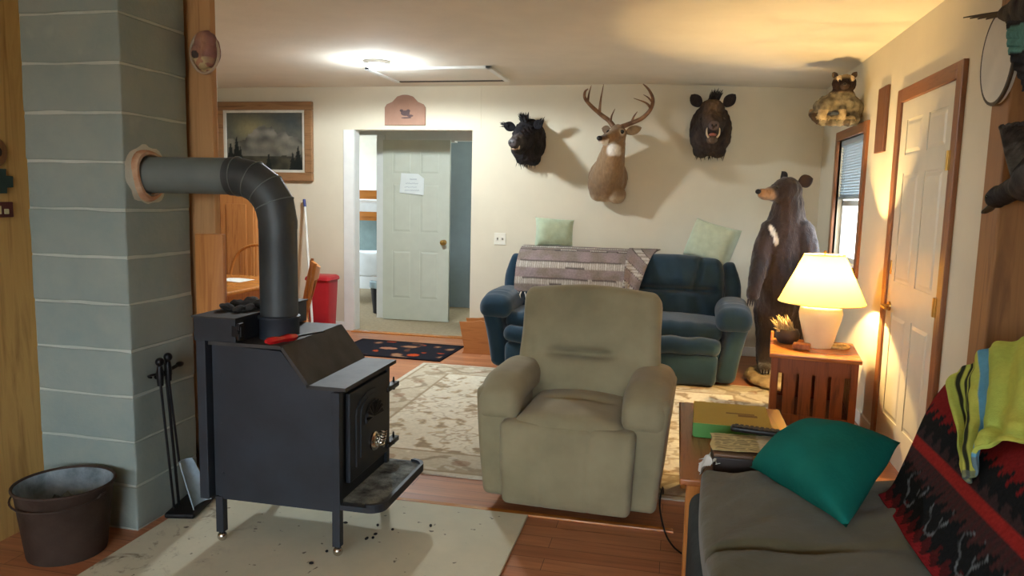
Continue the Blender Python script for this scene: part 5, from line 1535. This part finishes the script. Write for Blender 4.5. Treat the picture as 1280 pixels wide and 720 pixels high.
# red and black patterned blanket over the backrest
BP = [(.665, .505), (.70, .525), (.755, .60), (.82, .685), (.89, .777), (.955, .862), (1.02, .925), (1.10, .95), (1.2, .94), (1.27, .86)]
def bprof(t):
    f = t*(len(BP)-1); i = min(int(f), len(BP)-2); q = f-i
    p0, p1, p2, p3 = BP[max(i-1, 0)], BP[i], BP[i+1], BP[min(i+2, len(BP)-1)]
    return tuple(.5*((2*b)+(c-a)*q+(2*a-5*b+4*c-d)*q*q+(3*b-a-3*c+d)*q**3) for a, b, c, d in zip(p0, p1, p2, p3))
MOT = [(255, 175), (200, 220), (145, 265), (150, 325), (210, 370), (220, 410), (235, 440), (262, 446), (290, 440), (310, 425), (305, 360), (330, 320), (350, 270), (318, 225), (285, 205), (255, 175)]
def segd(p, a, b):
    dx, dy = b[0]-a[0], b[1]-a[1]; t = clamp(((p[0]-a[0])*dx+(p[1]-a[1])*dy)/(dx*dx+dy*dy+1e-9))
    return math.hypot(p[0]-a[0]-t*dx, p[1]-a[1]-t*dy)
MS = [((x-250)/190, (310-y)/270) for x, y in MOT]     # about -.55..+.55
def blc(s, y):
    blk, red, dk, wh = lin(27, 29, 30), lin(118, 30, 30), lin(54, 42, 42), lin(124, 132, 136)
    tooth = .022*(1 if (y*16) % 1 > .5 else 0)+.012*(1 if (y*32) % 1 > .5 else 0)+.012*nz(y, s, 0, 40)
    if s < .008+tooth*.5: return lin(130, 34, 38)
    c = blk
    if s < .025+tooth: c = mix(blk, red, .35)
    b0, b1 = .185, .215
    if b0 < s < b1: return lin(142, 40, 36)
    if b0-.035-tooth < s <= b0: return mix(dk, red, .15 if (y*32) % 1 > .5 else .02)
    if b1 <= s < b1+.012+tooth*.8: return dk
    t0 = .32
    if s > t0-tooth: return red if s < .66 else blk
    # outlined figures
    yy = (y-2.22) % .215-.1075
    p = (-(yy)/.105, (s-.108)/.115)
    q = (p[0]*.86+p[1]*.25, p[1])
    d = min(segd(q, a, b) for a, b in zip(MS, MS[1:]))
    if d < .035: c = mix(c, wh, .75*clamp(.6+nz(y, s, 2, 40)))
    elif segd(q, (.18, -.02), (.22, -.14)) < .03: c = mix(c, wh, .5)
    return c
NU, NV = 300, 150
SL = [0]; pv = bprof(0)
for k in range(1, NV+1):
    q = bprof(k/NV); SL.append(SL[-1]+math.hypot(q[0]-pv[0], q[1]-pv[1])); pv = q
cols = {}
bm = NB(); V = []
for i in range(NU+1):
    row = []
    for j in range(NV+1):
        t = j/NV; x, z = bprof(t)
        edge = 2.43+.26*sst(0, .42, SL[j])-.04*sst(.45, .8, SL[j])
        y = .45+(edge-.45)*i/NU
        w = .010*nz(x*4, y*3, z*4)+.007*math.sin(y*11+x*6)
        nrm = Vector((-.8, 0, .6)) if j < NV*.7 else Vector((0, 0, 1))
        droop = .05*sst(edge-.10, edge, y)*sst(.40, .62, SL[j])
        v = bm.verts.new(Vector((x, y, z))+nrm*(w+.012)-Vector((0, 0, droop)))
        row.append(v); cols[(i, j)] = blc(SL[j], y)
    V.append(row)
for i in range(NU):
    for j in range(NV): bm.faces.new((V[i][j], V[i+1][j], V[i+1][j+1], V[i][j+1]))
me = bpy.data.meshes.new('blanket'); bm.verts.index_update(); order = [(i, j) for i in range(NU+1) for j in range(NV+1)]
bmesh.ops.recalc_face_normals(bm, faces=bm.faces); bm.to_mesh(me); bm.free()
a = me.attributes.new('Col', 'FLOAT_COLOR', 'POINT')
for n_, ij in enumerate(order): a.data[n_].color = (*cols[ij], 1)
o = single('patterned_blanket', me, vcol('fleece_print', .95, .35, 200, .2, 90, spec=.05), 'black and red patterned blanket draped over the couch back', 'blanket', (1.0, 1.6, .6), ang=180)
sm = o.modifiers.new('thick', 'SOLIDIFY'); sm.thickness = .008; sm.offset = 0

# teal pillow on the couch
m_teal = plain('teal_velour', (22, 104, 92), .9, .10, 8, .2, 50, spec=.08)
cA, cB, cC, cD = Vector((.285, 2.60, .505)), Vector((.50, 2.66, .645)), Vector((.76, 2.62, .63)), Vector((.495, 2.11, .53))
def tp_(u, v, sg):
    p = cA*(1-u)*(1-v)+cB*(1-u)*v+cD*u*(1-v)+cC*u*v
    n = (cD-cA).cross(cB-cA).normalized()
    if n.z < 0: n = -n
    a, b = 2*u-1, 2*v-1
    k = max(0., (1-abs(a)**2.6)*(1-abs(b)**2.6))**.5
    mid = (cA+cB+cC+cD)/4
    p = mid+(p-mid)*(1-.07*(1-a*a)*abs(b)**3-.07*(1-b*b)*abs(a)**3)
    return p+n*(sg*.095*k+.03*k+.010*nz(a, b, 2, 2))
bm = grid(30, 30, lambda u, v: tp_(u, v, 1)); b2_ = grid(30, 30, lambda u, v: tp_(u, v, -1))
me = bpy.data.meshes.new('q'); b2_.to_mesh(me); b2_.free(); bm.from_mesh(me); bmesh.ops.remove_doubles(bm, verts=bm.verts, dist=.0008)
single('throw_pillow', bm, m_teal, 'teal green pillow leaning on the near couch seat', 'pillow', (.50, 2.45, .55), ang=180)

# yellow shirt over the couch back
SR = [[(.975, 2.655, .835), (1.0, 2.62, .905), (1.03, 2.585, .955), (1.09, 2.52, .985), (1.15, 2.42, .985)],
      [(.925, 2.60, .80), (.955, 2.50, .845), (.985, 2.42, .885), (1.02, 2.33, .925), (1.08, 2.22, .96)],
      [(.885, 2.40, .745), (.905, 2.35, .775), (.925, 2.28, .805), (.955, 2.18, .84), (.99, 2.05, .87)],
      [(.845, 2.25, .70), (.862, 2.22, .722), (.90, 2.215, .77), (.925, 2.12, .80), (.95, 2.0, .825)],
      [(.818, 2.13, .665), (.824, 2.13, .672), (.878, 2.17, .738), (.918, 2.09, .79), (.945, 1.98, .815)]]
def cr1(P, t):
    f = t*(len(P)-1); i = min(int(f), len(P)-2); q = f-i
    p0, p1, p2, p3 = P[max(i-1, 0)], P[i], P[i+1], P[min(i+2, len(P)-1)]
    return .5*((2*p1)+(p2-p0)*q+(2*p0-5*p1+4*p2-p3)*q*q+(3*p1-p0-3*p2+p3)*q**3)
SRV = [[Vector(p) for p in r] for r in SR]
def shirt(u, v):
    row = [cr1(r, u) for r in SRV]; p = cr1(row, v)
    n = Vector((-.75, -.25, .6)).normalized()
    return p+n*(.052+.014*math.sin(u*26+v*3)*(1-.5*u)+.02*fbm(u, v, 1, 3))
def shirtc(u, v):
    yel, lime, blu, bk = lin(190, 188, 84), lin(166, 182, 86), lin(92, 150, 176), lin(44, 46, 34)
    c = mix(yel, lime, clamp(.5+nz(u, v, 2, 5)))
    if .30 < u < .42: c = blu
    for q in (.10, .165, .225):
        if abs(u-q) < .014: c = bk
    if v > .93 and u < .4: c = mix(c, lin(90, 96, 90), .8)
    return c
nu, nv = 90, 70
bm = grid(nu, nv, shirt)
me = bpy.data.meshes.new('s'); bm.to_mesh(me); bm.free()
a = me.attributes.new('Col', 'FLOAT_COLOR', 'POINT')
for i in range(nu+1):
    for j in range(nv+1): a.data[i*(nv+1)+j].color = (*shirtc(i/nu, j/nv), 1)
o = single('shirt', me, vcol('jersey_cloth', .9, .25, 200, .08, 60, spec=.08), 'crumpled yellow green shirt with blue stripe on top of the couch back', 'shirt', (.98, 2.35, .85), ang=180)
sm = o.modifiers.new('thick', 'SOLIDIFY'); sm.thickness = .012; sm.offset = 0
o.modifiers.new('sub', 'SUBSURF').render_levels = 1

# ------------------------------------------------------------------ things on the right post and log wall
op = thing('oval_plaque', 'cream oval plaque with dark rim high on the right timber post', 'plaque', (1.165, 3.235, 1.98))
bm = NB(); rings = []
for xx, k in ((1.176, 1), (1.160, 1), (1.152, .96)): rings.append([Vector((xx, 3.235+.148*k*math.cos(a), 1.975+.172*k*math.sin(a))) for a in [2*PI*j/40 for j in range(40)]])
loft(bm, rings); obj('board', bm, plain('cream_board', (204, 198, 184), .6, .06), op)
bm = NB(); tube(bm, [(1.158, 3.235+.148*math.cos(a), 1.975+.172*math.sin(a)) for a in [2*PI*k/40 for k in range(41)]], .008, 8); obj('rim', bm, plain('dark_rim', (70, 58, 44), .5), op)

m_feather = vcol('feathers', .7, .5, 120, .25, 40, (1, 3, 1), spec=.2)
def duck(label, M, cf, wing):
    t = thing('mounted_duck', label, 'mounted bird', tuple(M.translation))
    bm = NB()
    ell(bm, (0, 0, 0), (.165, .075, .07)); ell(bm, (.06, 0, -.01), (.10, .075, .065)); ell(bm, (-.14, 0, .01), (.09, .05, .035))
    for k in range(7):
        q = k/6; ell(bm, (.12+.12*q, 0, .01+.025*q), (.045-.008*q,)*3)
    ell(bm, (.265, 0, .045), (.05, .038, .04))
    me = fuse(bm, .009, 3, .004, 30)
    for v in me.vertices: pass
    paint(me, cf); me.transform(M); obj('body', me, m_feather, t, ang=180)
    bm = NB(); loft(bm, [[Vector((x, w*math.cos(a), .035+h*math.sin(a))) for a in [2*PI*k/12 for k in range(12)]] for x, w, h in ((.295, .02, .016), (.325, .018, .010), (.35, .022, .007), (.368, .014, .004))])
    bmesh.ops.transform(bm, matrix=M, verts=bm.verts); obj('bill', bm, plain('duck_bill', (60, 58, 46), .4), t)
    for s in (-1, 1):
        bm = NB(); eye(bm, (.275, s*.034, .055), .006); bmesh.ops.transform(bm, matrix=M, verts=bm.verts); obj('eye', bm, m_glasseye, t)
    bm = NB()
    for k in range(7):
        a = (k-3)*.15
        loft(bm, [[Vector((-.15-d*math.cos(a), -d*math.sin(a)+w*math.cos(q), .012+.012*d*10*.2+.0025*math.sin(q)+.001*k)) for q in [2*PI*j/8 for j in range(8)]] for d, w in ((0, .012), (.10, .020), (.17, .016), (.21, .003))])
    bmesh.ops.transform(bm, matrix=M, verts=bm.verts); obj('tail', bm, plain('dark_tail_feathers', (40, 42, 44), .7, .3), t)
    for (pts, patch) in wing:
        # pts: root front, root back, tip ; feathers fan from leading edge
        F, B_, T_ = [Vector(p) for p in pts]
        def wf(u, v):
            lead = F.lerp(T_, u**.9); tr_ = B_.lerp(T_, u) + (B_-F)*.35*math.sin(PI*min(1, u*1.05))*.9
            p = lead.lerp(tr_, v)
            n = (T_-F).cross(B_-F).normalized()
            return p+n*(.02*math.sin(PI*u)*math.sin(PI*v)+.004*math.sin(u*60)*v)+(tr_-lead)*.05*v*math.sin(u*60)
        bm = grid(60, 14, wf, .008)
        def wc(c): return cf(c)
        n_u, n_v = 60, 14
        me = bpy.data.meshes.new('w'); bm.to_mesh(me); bm.free()
        def wcol(c):
            d = min((wf(u_/20, v_/6)-c).length*1000+0*u_ for u_ in range(21) for v_ in range(7)) if False else 0
            rel = c-F; ax = (T_-F); u_ = clamp(rel.dot(ax)/ax.length_squared)
            return patch(u_, c)
        paint(me, wcol); me.transform(M); obj('wing', me, m_feather, t, ang=180)
    return t
def heading(c, f, up):
    f = Vector(f).normalized(); r = Vector(up).cross(f).normalized(); u = f.cross(r)
    return Matrix(((f.x, r.x, u.x, c[0]), (f.y, r.y, u.y, c[1]), (f.z, r.z, u.z, c[2]), (0, 0, 0, 1)))
def dc1(c):
    k = mix(lin(46, 42, 40), lin(72, 64, 56), clamp(.5+nz(c.x, c.y, c.z, 25)))
    return mix(k, lin(40, 60, 56), sst(.2, .24, c.x))
def w1(u, c):
    k = mix(lin(34, 34, 36), lin(60, 58, 58), clamp(.5+nz(c.x, c.y, c.z, 30)))
    if .18 < u < .5: k = lin(96, 146, 138)
    if .14 < u < .18 or .5 < u < .53: k = lin(28, 28, 30)
    return k
duck('dark mounted duck in flight before the cream oval plaque', heading((1.165, 2.97, 2.095), (.08, -1, -.06), (0, 0, 1)), dc1,
     [(((.09, -.05, .0), (-.05, -.06, .0), (.12, -.06, -.29)), w1), (((.07, .05, .03), (-.07, .06, .03), (.02, .18, .22)), w1)])
def dc2(c):
    k = mix(lin(40, 38, 36), lin(78, 70, 64), clamp(.5+nz(c.x, c.y, c.z, 22)))
    if c.x > .16: k = mix(lin(36, 32, 30), lin(220, 218, 196), sst(-.005, -.025, c.y)*sst(.19, .21, c.x)*sst(.30, .27, c.x)*.9)
    return k
def w2(u, c): return mix(lin(110, 106, 98), lin(62, 56, 52), clamp(u*1.2+nz(c.x, c.y, c.z, 30)))
duck('mounted duck with grey wing and pale cheek below the oval plaque', heading((1.165, 2.78, 1.545), (-.10, .86, -.50), (-.2, .35, 1)), dc2,
     [(((.10, .05, .03), (-.08, .05, .03), (-.16, .20, .07)), w2), (((.08, -.05, .03), (-.08, -.05, .03), (-.25, -.09, .12)), w2)])
bm = NB(); tube(bm, spline([(1.322, 3.10, 1.08), (1.318, 3.07, 1.06), (1.316, 3.08, .98), (1.318, 3.10, .85), (1.32, 3.10, .70), (1.32, 3.1, .45)], 6), .006, 6)
single('wall_cable', bm, m_iron, 'dark cable running down the log wall above the yellow shirt', 'cable', (1.318, 3.09, .8))

# ------------------------------------------------------------------ cut out decorations on the plywood wall
m_green = plain('dark_green_paint', (40, 58, 52), .7, .15)
xw = -2.57
def deco(name, label, cat, poly, th, mat):
    bm = NB(); prism(bm, poly, 0, xw, xw+th)
    c = (xw, sum(p[0] for p in poly)/len(poly), sum(p[1] for p in poly)/len(poly))
    return single(name, bm, mat, label, cat, c, smooth=False)
yt = 2.475
tree = [(yt-.03, 1.378), (yt-.028, 1.40), (yt, 1.402), (yt, 1.445), (yt-.03, 1.447), (yt-.028, 1.472), (yt-.17, 1.475), (yt-.17, 1.375)]
deco('wall_cutout', 'dark green wooden cutout on the plywood wall', 'wall decoration', tree, .012, m_green)
bm = NB(); M_ = Matrix.Translation((xw, 2.40, 1.535)) @ Matrix.Rotation(PI/2, 4, 'Y')
kn = thing('round_plaque', 'small round brown wooden disc on the plywood wall above the green cutout', 'wall decoration', (xw, 2.40, 1.535))
bm = NB(); lathe(bm, [(0, 0), (.055, 0), (.057, .012), (.045, .018), (.0, .018)], (0, 0, 0), 28); bmesh.ops.transform(bm, matrix=M_, verts=bm.verts); obj('disc', bm, m_postdark, kn)
bm = NB(); lathe(bm, [(0, .016), (.022, .016), (.02, .026), (0, .026)], (0, 0, 0), 20); bmesh.ops.transform(bm, matrix=M_, verts=bm.verts); obj('dark_center', bm, plain('dark_stain', (58, 40, 28), .7), kn)
sg_ = thing('wall_sign', 'small dark red wooden sign with cream marks on the plywood wall', 'sign', (xw, 2.38, 1.32))
bm = NB(); box(bm, xw, xw+.014, 2.22, 2.468, 1.285, 1.345, .003); obj('board', bm, plain('dark_red_paint', (84, 40, 34), .7, .2), sg_, smooth=False)
bm = NB()
for y0, y1, z0, z1 in ((2.425, 2.445, 1.298, 1.318), (2.40, 2.412, 1.298, 1.330), (2.37, 2.392, 1.298, 1.318), (2.335, 2.36, 1.298, 1.32)): box(bm, xw+.012, xw+.017, y0, y1, z0, z1, .002)
obj('cream_marks', bm, plain('cream_paint', (200, 190, 150), .7), sg_, smooth=False)

# ------------------------------------------------------------------ light
def lamp(name, kind, loc, energy, col, **k):
    d = bpy.data.lights.new(name, kind); d.energy = energy; d.color = col
    for a, b in k.items(): setattr(d, a, b)
    o = bpy.data.objects.new(name, d); C.objects.link(o); o.location = loc; return o
lamp('ceiling_light_glow', 'SPOT', (BX, BYY, 2.385), 112, (.86, .95, 1.0), shadow_soft_size=.07, spot_size=math.radians(178), spot_blend=.2)
lamp('ceiling_light_spill', 'POINT', (BX, BYY, 2.32), 14, (.86, .95, 1.0), shadow_soft_size=.07)
lamp('table_lamp_light', 'POINT', (lx, ly, lz+.41), 200, (1.0, .66, .26), shadow_soft_size=.03)
w = bpy.data.worlds.new('sky'); S.world = w; w.use_nodes = True
bg = w.node_tree.nodes['Background']
nt = w.node_tree
tc = nt.nodes.new('ShaderNodeTexCoord'); sp = nt.nodes.new('ShaderNodeSeparateXYZ'); nt.links.new(tc.outputs['Generated'], sp.inputs[0])
nt.links.new(ramp(nt, sp.outputs['Z'], [(.0, (.35, .36, .33)), (.06, (.80, .90, .98)), (1, (.62, .80, 1.0))]), bg.inputs['Color'])
bg.inputs['Strength'].default_value = 10.5
def portal(loc, rot, sx, sy):
    o = lamp('daylight_portal', 'AREA', loc, 1, (1, 1, 1), shape='RECTANGLE', size=sx, size_y=sy); o.rotation_euler = rot
    o.data.cycles.is_portal = True; return o
portal((WX+.13, (WY0+WY1)/2, 1.44), (0, PI/2, 0), .92, .86)          # right window, faces -x
portal((-.65, -3.19, 1.475), (PI/2, 0, PI), 3.1, 1.45)  # sky light through the added rear window
portal((-1.19, 8.525, 1.45), (0, PI/2, 0), 1.1, .55)  # sky light through the added closet opening
portal((-5.59, 9.15, 1.45), (0, -PI/2, 0), 1.3, 1.9)

# ------------------------------------------------------------------ camera
cam = bpy.data.cameras.new('camera'); co = bpy.data.objects.new('camera', cam); C.objects.link(co); S.camera = co
yaw, pit, rol, F = .2143, .1216, .02307, 933.
f = Vector((-math.sin(yaw)*math.cos(pit), math.cos(yaw)*math.cos(pit), -math.sin(pit)))
r0 = Vector((math.cos(yaw), math.sin(yaw), 0)); u0 = r0.cross(f)
r1 = r0*math.cos(rol)+u0*math.sin(rol); u1 = -r0*math.sin(rol)+u0*math.cos(rol)
co.matrix_world = Matrix(((r1.x, u1.x, -f.x, 0), (r1.y, u1.y, -f.y, 0), (r1.z, u1.z, -f.z, 1.41), (0, 0, 0, 1)))
cam.sensor_width = 36; cam.lens = F/1280*36; cam.clip_start = .02
vs = S.view_settings; vs.view_transform = 'Standard'; vs.look = 'None'; vs.exposure = .8; vs.gamma = 1; vs.use_curve_mapping = False
S.cycles.use_denoising = True
S.cycles.max_bounces = 8
S.cycles.sample_clamp_indirect = 6
